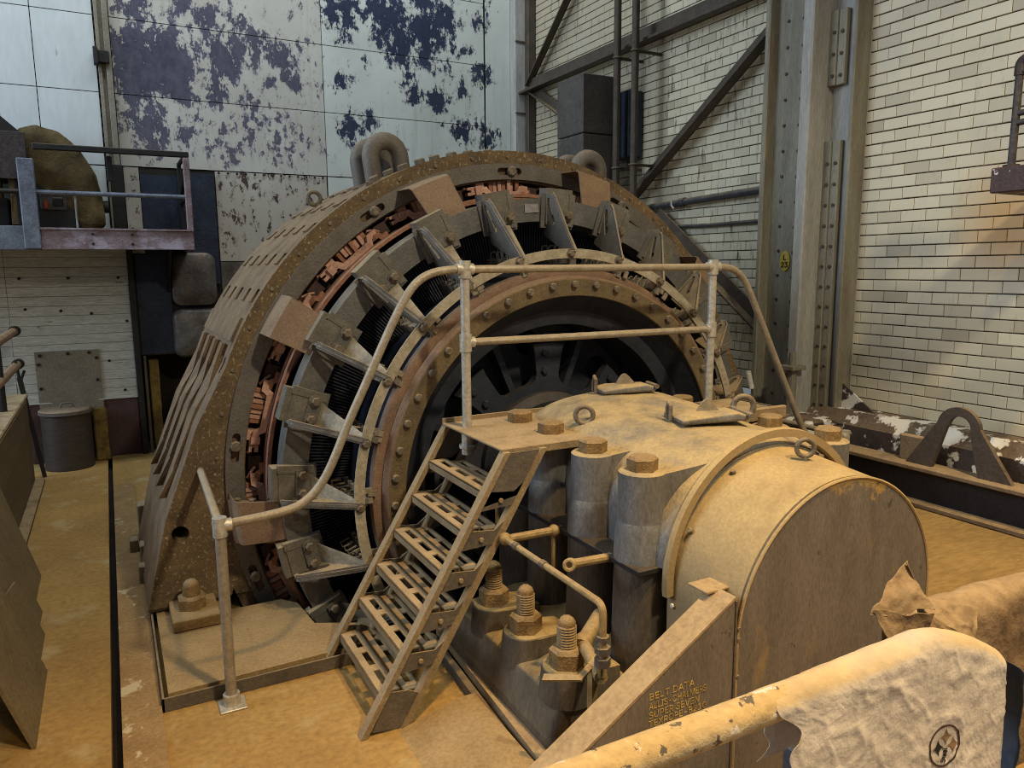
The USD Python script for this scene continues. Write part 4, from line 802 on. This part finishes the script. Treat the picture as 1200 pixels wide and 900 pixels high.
for i, (tx, z) in enumerate([('BELT DATA',0.656),('ALLIS-CHALMERS',0.615),('SUPER SEVEN',0.575),('TEXROPE-B210',0.537)]):
    wdt = [0.235,0.305,0.265,0.305][i]; m = meshkit.text_mesh(tx, 0.029, 0.0015, False); v = np.array(m.vertices); s = wdt/np.ptp(v[:,0]); v[:,0] *= s
    gu.part('lettering', (np.array([1.792,2.207,z])+np.stack([v[:,0],-v[:,2],v[:,1]],1), np.array(m.faces)), 'stencil', 0, label='yellow stencilled line of lettering')
gu.part('eyebolt', eyebolt((CX,2.452,1.43),0.042,0.012,ax), 'bolt_iron', 40)
gu.part('grease_cup', cat([rhull([(2.26,2.70,0.44),(2.22,2.70,0.40)],0.035)]), 'brass_pipe', 40)

# ============================================================ OIL PIPES
op = Thing('oil_pipe', (1.78,2.9,0.94), 'thin tan oil pipe running along the left flank of the bearing', 'pipe')
op.part('pipe', tube(fillet([(1.781,3.45,0.944),(1.781,2.515,0.944),(1.781,2.515,0.70)],0.05),0.017,10), 'brass_pipe', 35)
op.part('pipe', rod((1.781,3.43,0.94),(2.14,3.43,0.935),0.023,10), 'brass_pipe', 35); op.part('elbow', rhull([(1.781,3.43,0.944)],0.036), 'brass_pipe', 40); op.part('elbow', rhull([(2.09,3.43,0.935)],0.036), 'brass_pipe', 40)
op.part('pipe', rod((2.085,3.43,0.93),(2.085,3.43,0.70),0.012,8), 'brass_pipe', 35); op.part('pipe', rod((2.0,3.95,1.04),(2.0,3.95,0.72),0.014,8), 'brass_pipe', 35)
op.part('elbow', rhull([(2.0,3.95,1.05),(2.05,3.95,1.05)],0.024), 'bolt_iron', 40)
for y in (3.30,3.02): op.part('coupling', rod((1.781,y-0.02,0.944),(1.781,y+0.02,0.944),0.022,10), 'edge_iron', 30)
op.part('union', cat([rod((1.781,2.515,0.78),(1.781,2.515,0.80),0.03,8), rod((1.781,2.515,0.72),(1.781,2.515,0.75),0.036,6), rod((1.781,2.515,0.66),(1.781,2.515,0.70),0.036,6)]), 'edge_iron', 30)
op.part('valve', cat([rod((2.12,3.02,0.60),(1.90,2.86,0.56),0.04,12), rod((1.93,2.90,0.56),(1.80,2.55,0.58),0.032,12), rhull([(1.93,2.89,0.56)],0.05), rod((1.81,2.57,0.66),(1.81,2.57,0.58),0.03,10)]), 'brass_pipe', 35)
op.part('bracket', cat([tube([(1.85,2.66,0.60),(1.72,2.60,0.575),(1.62,2.75,0.53)],0,flat=(0.035,0.012)), box(1.80,1.83,2.62,2.66,0.2,0.60)]), 'brass_pipe', 0)
op2 = Thing('oil_pipe', (1.9,2.96,0.94), 'short stub of tan oil pipe ending in an open elbow beside the front boss', 'pipe')
op2.part('pipe', rod((2.14,2.96,0.935),(1.90,2.96,0.945),0.023,10), 'brass_pipe', 35); op2.part('elbow', cat([rhull([(1.90,2.96,0.945)],0.032), torus((1.872,2.93,0.955),(-0.6,-0.7,0.3),0.024,0.010,14,6)]), 'brass_pipe', 40)

# ============================================================ FLOOR PLATES
pl = Thing('floor_plate', (0.5,4.5,0.05), 'dusty steel floor plate beside the motor foot, crossed by railing shadows', 'floor plate')
pl.part('plate', ext_xy(Polygon([(0.12,4.27),(1.42,4.30),(1.40,4.52),(1.03,4.72),(1.0,5.08),(0.91,5.20),(0.57,5.20),(0.57,5.5),(0.12,5.62)]), 0.045, 0.082), 'plate', 0)
pl.part('edge_angle', cat([bev(0.085,1.42,4.225,4.235,0.0,0.082,0.002), bev(0.085,1.42,4.2355,4.275,0.002,0.03,0.002)]), 'edge_iron', 0, label='dark edging angle'); pl.part('edge_angle', bev(0.085,0.098,4.225,5.62,0.0,0.085,0.002), 'edge_iron', 0)
pl.part('slot', box(1.06,1.22,4.40,4.425,0.0815,0.0835), 'dark_gap', 0)

# ============================================================ LADDER STAIR AND PLATFORM
la = Thing('stair', (1.5,3.9,0), 'steep dusty steel stair with slotted treads leading onto the bearing platform', 'stair')
ZT = [0.195,0.40,0.595,0.795,1.0,1.20]
fx = lambda z: 0.957+0.603*z
def slab_xz(P, y0, y1): return ext_xz(Polygon(P), y0, y1)
for y0, y1, nm in ((3.475,3.525,'near'),(4.275,4.325,'far')):
    la.part('stringer', slab_xz([(fx(0),0),(fx(0)+0.035,0),(fx(1.405)+0.035,1.405),(fx(1.405),1.405)], y0-0.012, y1), 'stair', 0)
    la.part('stringer', slab_xz([(fx(0)+0.22,0),(fx(0)+0.262,0),(fx(1.405)+0.262,1.405),(fx(1.405)+0.225,1.405)], y0-0.012, y1), 'stair', 0)
    yy = (y0, y0+0.008) if nm == 'near' else (y1-0.008, y1)
    la.part('end_plate', slab_xz([(fx(0.06)+0.03,0.02),(fx(0)+0.22,0.0),(fx(0.17)+0.225,0.17),(fx(0.215)+0.14,0.20),(fx(0.215)+0.03,0.215)], *yy), 'stair_plate', 0)
    for z in ZT[1:]:
        la.part("end_plate", slab_xz([(fx(z-0.10)+0.03,z-0.10),(fx(z-0.09)+0.225,z-0.09),(fx(z+0.03)+0.225,z+0.03),(fx(z-0.015)+0.19,z-0.015),(fx(z)+0.03,z)], *yy), 'stair_plate', 0)
        la.part('bolt', hexbolt((fx(z)+0.10,y0 if nm == 'near' else y1,z-0.055),(0,-1 if nm == 'near' else 1,0),0.014,0.012,n=8), 'stair', 30)
    la.part('end_plate', slab_xz([(fx(1.12)+0.03,1.12),(fx(1.16)+0.225,1.16),(fx(1.40)+0.225,1.40),(fx(1.40)+0.03,1.40)], *yy), 'stair_plate', 0, label='large top cheek plate')
for z in ZT:
    x = fx(z)+0.005
    for dx, dz, w in ((0.0,0.0,0.115),(0.135,-0.022,0.10)):
        P = sbox(x+dx,3.527,x+dx+w,4.273)
        for k in range(3): P = P.difference(sbox(x+dx+w*0.40,3.60+0.225*k,x+dx+w*0.72,3.76+0.225*k))
        la.part('tread', cat([ext_xy(P, z+dz-0.008, z+dz), bev(x+dx,x+dx+0.008,3.527,4.273,z+dz-0.05,z+dz,0.002), bev(x+dx+w-0.008,x+dx+w,3.527,4.273,z+dz-0.035,z+dz,0.002)]), 'stair', 0)
la.part('platform', bev(1.80,2.62,3.50,4.31,1.405,1.42,0.004), 'stair', 0, label='dusty top plate'); la.part('platform_lip', bev(1.80,2.62,3.495,3.507,1.375,1.42,0.003), 'stair', 0); la.part('platform_lip', bev(1.80,2.62,4.303,4.313,1.40,1.45,0.003), 'stair', 0)
la.part('pipe_sleeve', cat([rod((1.885,4.12,1.40),(1.885,4.12,1.25),0.036,12), rod((1.885,4.12,1.29),(1.885,4.12,1.31),0.052,12)]), 'galvanised_clean', 30)

# ============================================================ HANDRAIL
ha = Thing('handrail', (2.0,4.1,0), 'galvanised pipe handrail looping over the stair and bearing in front of the motor', 'handrail')
YR = 4.12
path = [(0.43,YR,1.04),(0.80,YR,1.062),(0.90,YR,1.11),(0.98,YR,1.19),(1.05,YR,1.31),(1.138,YR,1.51),(1.256,YR,1.74),(1.436,YR,2.10),(1.53,YR,2.255),(1.60,YR,2.325),(1.69,YR,2.365),(1.80,YR,2.378),(1.893,YR,2.378),(3.84,YR,2.382),(3.98,YR,2.378),(4.06,YR,2.355),(4.13,YR,2.305),(4.20,YR,2.22),(4.82,YR,1.13),(4.90,YR,1.03),(5.0,YR,0.985),(5.37,YR,0.97)]
ha.part('top_rail', tube(smoothpath(path,2), 0.0245, 14), 'galvanised', 40)
ha.part('mid_rail', rod((1.885,YR,1.942),(3.845,YR,1.936),0.0235,12), 'galvanised', 30)
ha.part('post', rod((1.885,YR,1.42),(1.885,YR,2.38),0.029,14), 'galvanised_clean', 30); ha.part('post', rod((3.838,YR,1.36),(3.842,YR,2.38),0.029,14), 'galvanised_clean', 30)
ha.part('post', rod((0.428,YR,0.0),(0.428,YR,1.04),0.029,14), 'galvanised', 30); ha.part('post', rod((5.372,YR,0.0),(5.372,YR,0.97),0.029,14), 'galvanised_clean', 30)
for x, z in ((1.885,2.38),(1.885,1.942),(3.842,2.382),(3.842,1.936)):
    ha.part('tee_fitting', cat([rod((x,YR,z-0.055),(x,YR,z+0.05),0.038,14), rod((x-0.055 if z > 2 or x > 3 else x,YR,z),(x+0.055 if z > 2 or x < 3 else x,YR,z),0.034,14)]), 'galvanised_clean', 30, label='bright clamp fitting')
for x, z in ((0.428,1.04),(5.372,0.97)):
    ha.part('corner_fitting', cat([rod((x,YR,z-0.06),(x,YR,z+0.045),0.038,14), rod((x-(0.06 if x > 3 else 0.0),YR,z),(x+(0.06 if x < 3 else 0),YR,z),0.035,14), rod((x,YR,z),(x,YR+0.06,z),0.035,14)]), 'galvanised_clean', 30)
ha.part('return_rail', rod((0.428,YR,1.04),(0.46,5.36,1.04),0.0245,12), 'galvanised', 30); ha.part('return_rail', rod((5.372,YR,0.97),(5.41,5.33,0.97),0.0245,12), 'galvanised', 30)
ha.part('base_collar', cat([rod((0.428,YR,0.0),(0.428,YR,0.075),0.045,12), bev(0.36,0.50,YR-0.07,YR+0.07,0.0,0.012,0.003)]), 'galvanised_clean', 30)

# ============================================================ GALLERY ON THE LEFT
ga = Thing('gallery', (-1.0,10.3,2.6), 'small steel gallery high on the left with pipe railing and purplish edge beam', 'gallery')
ga.part('deck', box(-4.0,0.95,9.92,10.86,2.80,2.84), 'black_iron', 0)
ga.part('edge_beam', cat([bev(-0.60,0.965,9.88,9.93,2.63,2.86,0.006), box(-0.6,0.965,9.86,9.90,2.845,2.865), box(-0.6,0.965,9.86,9.90,2.63,2.645)]), 'mezz_beam', 0, label='purplish flaking edge beam')
ga.part('edge_beam', bev(-4.0,-0.605,9.90,9.95,2.62,2.88,0.006), 'mezz_blue', 0); ga.part('end_beam', bev(0.92,0.965,9.93,10.86,2.63,2.86,0.006), 'mezz_beam', 0)
for x in (0.3,-0.1): ga.part('bolt', hexbolt((x,9.875,2.80),(0,-1,0),0.016,0.012,n=8), 'black_iron', 30); ga.part('bolt', hexbolt((x,9.875,2.69),(0,-1,0),0.016,0.012,n=8), 'black_iron', 30)
ga.part('top_rail', bev(-0.60,0.97,9.87,9.93,3.70,3.765,0.008), 'black_iron', 0); ga.part('mid_rail', rod((-0.72,9.90,3.245),(0.95,9.90,3.245),0.026,10), 'mezz_blue', 30)
ga.part('mid_rail', rod((-4.0,9.90,3.25),(-0.72,9.90,3.245),0.026,10), 'black_iron', 30)
ga.part('post', bev(0.90,0.97,9.87,9.93,2.84,3.70,0.008), 'mezz_beam', 0); ga.part('post', bev(-0.76,-0.60,9.86,9.92,2.63,3.60,0.01), 'mezz_blue', 0, label='broad blue grey post')
ga.part('return_rail', cat([rod((0.935,9.9,3.73),(0.935,10.8,3.73),0.026,10), rod((0.935,9.9,3.245),(0.935,10.8,3.245),0.026,10), bev(0.91,0.96,10.78,10.83,2.84,3.75,0.006), rod((0.935,10.78,3.30),(0.935,9.95,3.62),0.022,8)]), 'black_iron', 30)
ga.part('upright', bev(0.13,0.27,10.2,10.25,2.84,3.62,0.006), 'black_iron', 0); ga.part('upright', bev(0.10,0.16,9.95,10.0,3.40,3.68,0.006), 'black_iron', 0)
ga.part('bracket', ext_yz(Polygon([(10.86,2.63),(10.0,2.63),(10.86,2.1)]), 0.7, 0.72), 'black_iron', 0)
tm = Thing('covered_machine', (-0.35,10.35,2.84), 'rounded machine under a stained brown tarpaulin on the gallery', 'machine')
P = np.array([(-0.86,2.90),(-0.84,3.75),(-0.72,3.93),(-0.55,3.97),(-0.32,3.90),(-0.14,3.73),(-0.03,3.50),(0.04,3.25),(0.03,2.92),(-0.10,2.86)])
v, f = ext_xz(Polygon(P).buffer(0.03).buffer(-0.03), 10.02, 10.62); m_ = trimesh.Trimesh(v, f)
for _ in range(3): m_ = m_.subdivide()
v = np.array(m_.vertices); n_ = np.array(m_.vertex_normals); q = np.stack([v[:,0]*6+v[:,2]*1.5, v[:,1]*2, v[:,2]*2],1)
tm.part('tarpaulin', (v+n_*((meshkit.fbm(q,4,9)-0.5)*0.12)[:,None], np.array(m_.faces)), 'tarp', 60, label='creased brown tarpaulin')
tm.part('body', ext_xz(Polygon([(-0.80,2.845),(-0.18,2.845),(-0.24,3.02),(-0.42,3.22),(-0.62,3.36),(-0.80,3.38)]), 9.985, 10.05), 'black_iron', 0); tm.part('drum_end', cat([rod((-0.05,10.1,3.12),(0.09,10.1,3.12),0.07,14)]), 'black_iron', 30)
tm.part('panel_box', bev(-0.58,-0.32,9.96,9.99,3.06,3.24,0.01), 'rail_dark', 0); tm.part('gauge', cat([bev(-0.46,-0.36,9.945,9.965,3.10,3.20,0.01)]), 'black_iron', 0); tm.part('indicator', rhull([(-0.525,9.955,3.09),(-0.525,9.955,3.15)],0.018), 'lamp_red', 40, label='red orange indicator')
tm.part('lever', cat([rod((-0.24,9.97,2.86),(-0.24,9.97,3.22),0.012,8), rhull([(-0.24,9.97,3.24)],0.025)]), 'column_grey', 35)
hd = Thing('hooded_machine', (-1.2,10.2,2.84), 'dark steel hood with a peaked top at the far left end of the gallery', 'machine')
hd.part('hood', ext_xz(Polygon([(-2.2,3.40),(-0.68,3.40),(-0.68,3.86),(-0.86,4.03),(-1.0,4.08),(-2.2,4.1)]), 9.95, 10.75), 'black_iron', 0); hd.part('cap', bev(-1.05,-0.90,10.1,10.4,4.06,4.14,0.01), 'rust_ring', 0)
hd.part('front_sheet', bev(-2.2,-0.66,9.93,9.95,3.38,3.88,0.005), 'rail_dark', 0); hd.part('leg', cat([bev(-0.86,-0.78,10.1,10.2,2.84,3.4,0.008), bev(-1.1,-0.95,10.3,10.4,2.84,3.4,0.008)]), 'tarp', 0); hd.part('base', bev(-2.2,-0.9,10.25,10.75,2.84,3.2,0.01), 'black_iron', 0)

# ============================================================ LEFT AISLE
dr = Thing('drum', (-0.57,10.5,0), 'dark ribbed steel drum with a dusty lid against the back wall', 'drum')
def zlathe(c, prof, n=48): return (lambda V: (V, np.array([[i*len(prof)+j, ((i+1)%n)*len(prof)+j, ((i+1)%n)*len(prof)+j+1] for i in range(n) for j in range(len(prof)-1)]+[[i*len(prof)+j, ((i+1)%n)*len(prof)+j+1, i*len(prof)+j+1] for i in range(n) for j in range(len(prof)-1)])))(np.array([[c[0]+r*math.cos(2*math.pi*i/n), c[1]+r*math.sin(2*math.pi*i/n), z] for i in range(n) for r, z in prof]))
prof = [(0.0,0.0),(0.265,0.0),(0.27,0.02)]
for z in np.arange(0.05,0.66,0.03): prof += [(0.265,z),(0.2685,z+0.015)]
prof += [(0.265,0.68),(0.262,0.70)]
dr.part('body', zlathe((-0.57,10.52), prof), 'drum_steel', 35); dr.part('lid', zlathe((-0.57,10.52), [(0.258,0.68),(0.288,0.68),(0.288,0.72),(0.27,0.735),(0.12,0.745),(0.0,0.745)]), 'drum_lid', 35, label='pale edged lid')
dr.part('handle', tube([(-0.62,10.5,0.745),(-0.60,10.5,0.80),(-0.50,10.5,0.80),(-0.48,10.5,0.745)],0.012,8), 'drum_lid', 30)
single('yellow_slab', (-0.23,10.72,0), noisy(bev(-0.29,-0.13,10.66,10.8,0.0,0.68,0.02),0.02,5,3,3), 'yellow_rust', 'narrow crusted yellow brown slab standing beside the drum', 'slab', smooth=40)
pw = Thing('parapet', (-1.05,7.5,0), 'low dusty timber parapet along the left side of the aisle', 'parapet')
pw.part('body', bev(-1.30,-0.90,1.5,9.95,0.0,0.98,0.03), 'wood_low', 0); pw.part('coping', bev(-1.34,-0.885,1.5,9.97,0.98,1.02,0.012), 'wood_low', 0); pw.part('foot_strip', bev(-0.90,-0.80,1.5,9.9,0.0,0.05,0.01), 'wood_low', 0)
ap = Thing('angle_post', (-0.82,9.9,0), 'leaning dark angle iron post with a forked top beside the drum', 'post')
ap.part('leg', hull([(-0.84,10.10,0),(-0.80,10.10,0),(-0.84,10.15,0),(-0.80,10.15,0),(-0.98,10.0,1.20),(-0.93,10.0,1.20),(-0.98,10.05,1.20),(-0.93,10.05,1.20)]), 'black_iron', 0); ap.part('fork', cat([tube([(-0.955,10.02,1.18),(-0.975,10.0,1.40)],0.018,6), tube([(-0.95,10.02,1.15),(-0.90,10.02,1.28)],0.016,6)]), 'black_iron', 0)
rr = Thing('aisle_railing', (-0.98,8.6,1.0), 'rusty round railing on posts along the left parapet', 'railing')
for z in (1.68,1.30): 
    rr.part('rail', rod((-1.02,6.0,z),(-0.98,10.25,z+0.03),0.045,12), 'cover_sheet', 30); rr.part('rail_end', rod((-0.98,10.22,z+0.03),(-0.975,10.32,z+0.03),0.06,12), 'black_iron', 30)
for y in (8.8,6.6): rr.part('post', rod((-1.0,y,1.0),(-1.0,y,1.72),0.035,10), 'black_iron', 30)
def leaning(y0, y1, h0, h1, off, label, tilt=0.30, zb=0.0):
    """a plate leaning on the parapet: foot out in the aisle, head against the wall"""
    xb = -0.50-off; 
    def pt(y, h): return np.array([xb-tilt*h, y, zb+h*math.sqrt(1-tilt*tilt)])
    P = [pt(y0,0),pt(y1,0),pt(y1,h1),pt(y0,h0)]; n = np.array([-math.sqrt(1-tilt**2),0,-tilt])*0.018
    single('leaning_plate', (xb,(y0+y1)/2,0), hull(P+[p+n for p in P]), 'lean_plate', label, 'plate', smooth=0)
leaning(4.2,5.05,1.05,0.95,0.0,'nearest brown steel plate leaning on the parapet at the left edge')
leaning(4.9,5.60,0.52,0.42,0.045,'second brown plate of the leaning stack with its corner showing lower down',0.30)
leaning(5.3,6.0,0.95,0.40,0.085,'middle brown plate of the leaning stack, its corner poking into the aisle',0.28)
leaning(5.6,6.75,0.95,0.80,0.14,'farthest large brown plate leaning on the parapet',0.26)
for i, (x,y,z,a,b,c,lb) in enumerate([(0.13,7.25,0.0,0.10,0.16,0.34,'tallest wood block in the row behind the motor foot'),(0.03,6.9,0.0,0.07,0.12,0.14,'small dark wood block leaning out over the kerb'),(0.10,6.5,0.0,0.07,0.14,0.22,'pale wood block midway along the row by the motor foot'),(0.07,6.15,0.0,0.06,0.10,0.17,'squat wood block second from the front by the motor foot'),(0.115,5.86,0.0,0.05,0.10,0.15,'front wood block tucked against the motor foot')]):
    single('wood_block', (x,y,z), bev(x-a/2,x+a/2,y-b/2,y+b/2,z if i != 1 else 0.03,z+c,0.008), 'block_wood', lb, 'block', 'wood blocks wedged beside the motor foot', 0)

# ============================================================ FOREGROUND RAIL AND PAPER
wr = Thing('walkway_rail', (0.8,0.68,1.8), 'chipped painted pipe rail crossing the bottom of the view', 'railing')
wr.part('rail', tube([(-0.2,0.685,1.781),(0.3,0.685,1.781),(0.8,0.685,1.778),(1.15,0.685,1.775)],0.0235,20), 'pipe_painted', 35)
wr.part('post', rhull([(1.318,0.715,0.0),(1.318,0.715,1.70)],0.024), 'plastic_blue', 35); wr.part('rail', rod((1.31,0.82,1.695),(2.2,0.82,1.695),0.024,16), 'pipe_painted', 35)
wr.part('lower_plate', bev(1.05,1.09,0.86,0.90,0.3,1.50,0.004), 'plastic_blue', 0)
def crumple(P, amp, sc, seed): return P+np.stack([meshkit.fbm(P*sc+seed*3.1+k*9.7,4,seed+k)-0.5 for k in range(3)],-1)*2*amp
def solid(G, t):
    """a grid of points (nu, nv, 3) made into a sheet of thickness t"""
    nu, nv = G.shape[:2]; du = np.gradient(G,axis=0); dv = np.gradient(G,axis=1); N = np.cross(du,dv); N /= np.maximum(np.linalg.norm(N,axis=-1,keepdims=True),1e-12)
    V = np.concatenate([(G+N*t/2).reshape(-1,3),(G-N*t/2).reshape(-1,3)]); n = nu*nv; F = []
    for i in range(nu-1):
        for j in range(nv-1):
            a = i*nv+j; F += [[a,a+nv,a+nv+1],[a,a+nv+1,a+1],[n+a,n+a+nv+1,n+a+nv],[n+a,n+a+1,n+a+nv+1]]
    rim = [i*nv for i in range(nu)]+[(nu-1)*nv+j for j in range(1,nv)]+[i*nv+nv-1 for i in range(nu-2,-1,-1)]+[j for j in range(nv-2,0,-1)]
    for a, b in zip(rim, rim[1:]+rim[:1]): F += [[a,a+n,b+n],[a,b+n,b]]
    return V, np.array(F)
def draped(x0, x1, R0, R1, drop, yc=0.685, zc=1.80, nu=110, nv=90, back=0.10):
    """paper over the rail: up the back, round the pipe and down the front"""
    G = np.zeros((nu,nv,3))
    for i, u in enumerate(np.linspace(0,1,nu)):
        R = R0+(R1-R0)*min(1,u*2.2); L = back+math.pi*R+drop
        for j, s in enumerate(np.linspace(0,L,nv)):
            if s < back: y, z = yc+R, zc-(back-s)
            elif s < back+math.pi*R: t = (s-back)/R; y, z = yc+R*math.cos(t), zc+R*math.sin(t)
            else: y, z = yc-R-0.05*(s-back-math.pi*R), zc-(s-back-math.pi*R)
            G[i,j] = (x0+(x1-x0)*u, y, z)
    return G
G = draped(0.775,1.30,0.0255,0.030,0.36,zc=1.776)
G[:,:,2] -= (np.clip((G[:,:,0]-1.10)/0.2,0,1)**1.6*0.075)
w_ = np.linspace(0,1,110)[:,None]
G[:,:,0] += (1-w_)**3*(0.02*np.sin(np.linspace(0,19,90))+0.010*np.sin(np.linspace(0,53,90)))[None,:]
G = crumple(G, 0.005, 6, 1); G = crumple(G, 0.0014, 30, 4)
for sd, scl in ((11,(9,9,16.0)),(23,(17,17,9.0)),(31,(22,22,26.0))):  # sharp creases
    ridge = np.abs(meshkit.noise(G*np.array(scl),sd)-0.5); G[:,:,1] -= np.clip(0.05-ridge,0,1)*0.035
pa = Thing('paper_wrap', (1.0,0.66,1.7), 'crumpled pale paper sheet draped over the foreground rail, printed with a round emblem', 'paper')
pa.part('sheet', solid(G, 0.0012), 'paper', 60)
pa.part('torn_edge', solid(crumple(np.array([[[1.30+0.03*math.sin(t), 0.66+0.035*math.cos(t), 1.70-0.40*v] for v in np.linspace(0,1,40)] for t in np.linspace(-0.2,2.6,16)]),0.008,14,5),0.0012), 'plastic_blue', 60, label='blue grey coated end of the sheet')
# printed emblem: ring, three four pointed stars and a word on its side
def ray_y(px, py, y):
    v = fw+(px-600)/FPX*rt+(py-450)/FPX*dn; t = y/v[1]; return np.array([v[0]*t, CAM_H+v[2]*t])
LC = np.array([ray_y(1107.5,874,0.645)[0], 0, ray_y(1107.5,874,0.645)[1]])
EU, EV = (ray_y(1117.5,874,0.645)-ray_y(1107.5,874,0.645))/10, (ray_y(1107.5,864,0.645)-ray_y(1107.5,874,0.645))/10   # how the print lies on the sheet: its own across and up
msk = (np.abs(G[:,:,0]-LC[0]) < 0.09) & (np.abs(G[:,:,2]-LC[2]) < 0.09) & (np.arange(90)[None,:] > 40)
pts = G[msk]; Acoef, *_ = np.linalg.lstsq(np.c_[pts[:,0]-LC[0], pts[:,2]-LC[2], np.ones(len(pts))], pts[:,1], rcond=None)
from scipy.interpolate import LinearNDInterpolator
FIT = LinearNDInterpolator(np.c_[pts[:,0], pts[:,2]], pts[:,1])
def press(mesh):
    v, f = tomesh(mesh); m = trimesh.Trimesh(v, f); m = m.subdivide_to_size(0.004); v = np.array(m.vertices); x, z = LC[0]+v[:,0], LC[2]+v[:,1]
    y = FIT(x, z); y = np.where(np.isnan(y), Acoef[0]*(x-LC[0])+Acoef[1]*(z-LC[2])+Acoef[2], y)
    return np.stack([x, y-0.0014-v[:,2], z], 1), np.array(m.faces)[:, ::-1]
def emb(poly): return affinity.affine_transform(poly, [EU[0], EV[0], EU[1], EV[1], 0, 0])
EMB = [0.76, 0.14, 0.04, 1.0, 0, 0]
Rm = 24.0
ringp = emb(affinity.affine_transform(Point(0,0).buffer(Rm, quad_segs=24).difference(Point(0,0).buffer(Rm*0.91, quad_segs=24)), [0.74,0.17,0.17,1.0,0,0]))
pa.part('emblem_ring', press(ext_xy(ringp, 0, 0.0003)), 'ink', 0, label='dark printed ring')
def star(cx, cy, r):
    P = []
    for q in range(4):
        for t in np.linspace(0, math.pi/2, 9)[:-1]:
            a0 = q*math.pi/2; c = (r*math.sqrt(2)*math.cos(a0+math.pi/4), r*math.sqrt(2)*math.sin(a0+math.pi/4)); s = math.pi*1.0
            P.append((c[0]-r*math.cos(a0+math.pi/2-t)*1.0, c[1]-r*math.sin(a0+math.pi/2-t)*1.0))
    return Polygon([(cx+x, cy+y) for x, y in P]).buffer(0)
for (cx, cy, mm) in ((2.6,10.5,'ink_brown'),(9.8,2.2,'ink_brown'),(-7.4,-3.2,'ink_black')):
    pa.part('emblem_star', press(ext_xy(emb(affinity.translate(affinity.affine_transform(star(0,0,10.4),[0.72,0.10,0.20,1.0,0,0]),cx,cy)), 0, 0.0003)), mm, 0, label='printed four pointed star')
tmx = meshkit.text_mesh('Steel', 5.4, 0.0003, True); v = np.array(tmx.vertices); q = np.stack([1.2-v[:,1]*0.95+0.22*(v[:,0]-9), -19.5+v[:,0]*0.95],1); v = np.c_[q[:,:1]*EU+q[:,1:]*EV, v[:,2]]
pa.part('lettering', press((v, np.array(tmx.faces))), 'ink_black', 0)
pb = Thing('paper_wrap', (1.15,0.76,1.78), 'folded brown wrapping paper bunched up behind the rail corner', 'paper')
def fold(corners, n=26, amp=0.012, sc=16, seed=0):
    c = np.array(corners, float); u = np.linspace(0,1,n)[:,None,None]; w = np.linspace(0,1,n)[None,:,None]
    return solid(crumple((1-u)*(1-w)*c[0]+u*(1-w)*c[1]+u*w*c[2]+(1-u)*w*c[3], amp, sc, seed), 0.0014)
pb.part('fold', fold([(1.10,0.77,1.80),(1.173,0.79,1.838),(1.228,0.80,1.858),(1.225,0.74,1.785)],seed=2,amp=0.016), 'paper_brown', 60); pb.part('fold', fold([(1.10,0.77,1.80),(1.225,0.74,1.785),(1.21,0.735,1.73),(1.13,0.75,1.735)],seed=3,amp=0.014), 'paper_brown', 60)
pb.part('fold', fold([(1.20,0.76,1.795),(1.29,0.80,1.775),(1.43,0.78,1.725),(1.36,0.735,1.69)],seed=4,amp=0.014), 'paper_brown', 60); pb.part('fold', fold([(1.20,0.76,1.795),(1.36,0.735,1.69),(1.34,0.725,1.64),(1.215,0.73,1.735)],seed=5,amp=0.012), 'paper_brown', 60)
pb.part('fold', fold([(1.225,0.80,1.858),(1.25,0.80,1.82),(1.245,0.77,1.785),(1.225,0.75,1.79)],seed=6,amp=0.008), 'paper_brown', 60)
G2 = draped(1.27,2.0,0.046,0.040,0.34,0.82,1.695,90,70,0.25); G2 = crumple(G2,0.012,8,6); G2 = crumple(G2,0.004,24,8)
pc = Thing('paper_wrap', (1.6,0.8,1.7), 'brown paper cover hanging over the second rail at the right edge', 'paper'); pc.part('sheet', solid(G2,0.0012), 'paper_brown', 60)
sc_ = Thing('scrap_plate', (2.35,1.9,0.0), 'tan steel angle offcut lying on the floor below the foreground rail', 'plate')
sc_.part('plate', hull([(1.9,1.75,0.0),(2.45,1.85,0.0),(2.1,2.05,0.0),(1.9,1.75,0.02),(2.45,1.85,0.30),(2.1,2.05,0.30)]), 'guard_strut', 0)
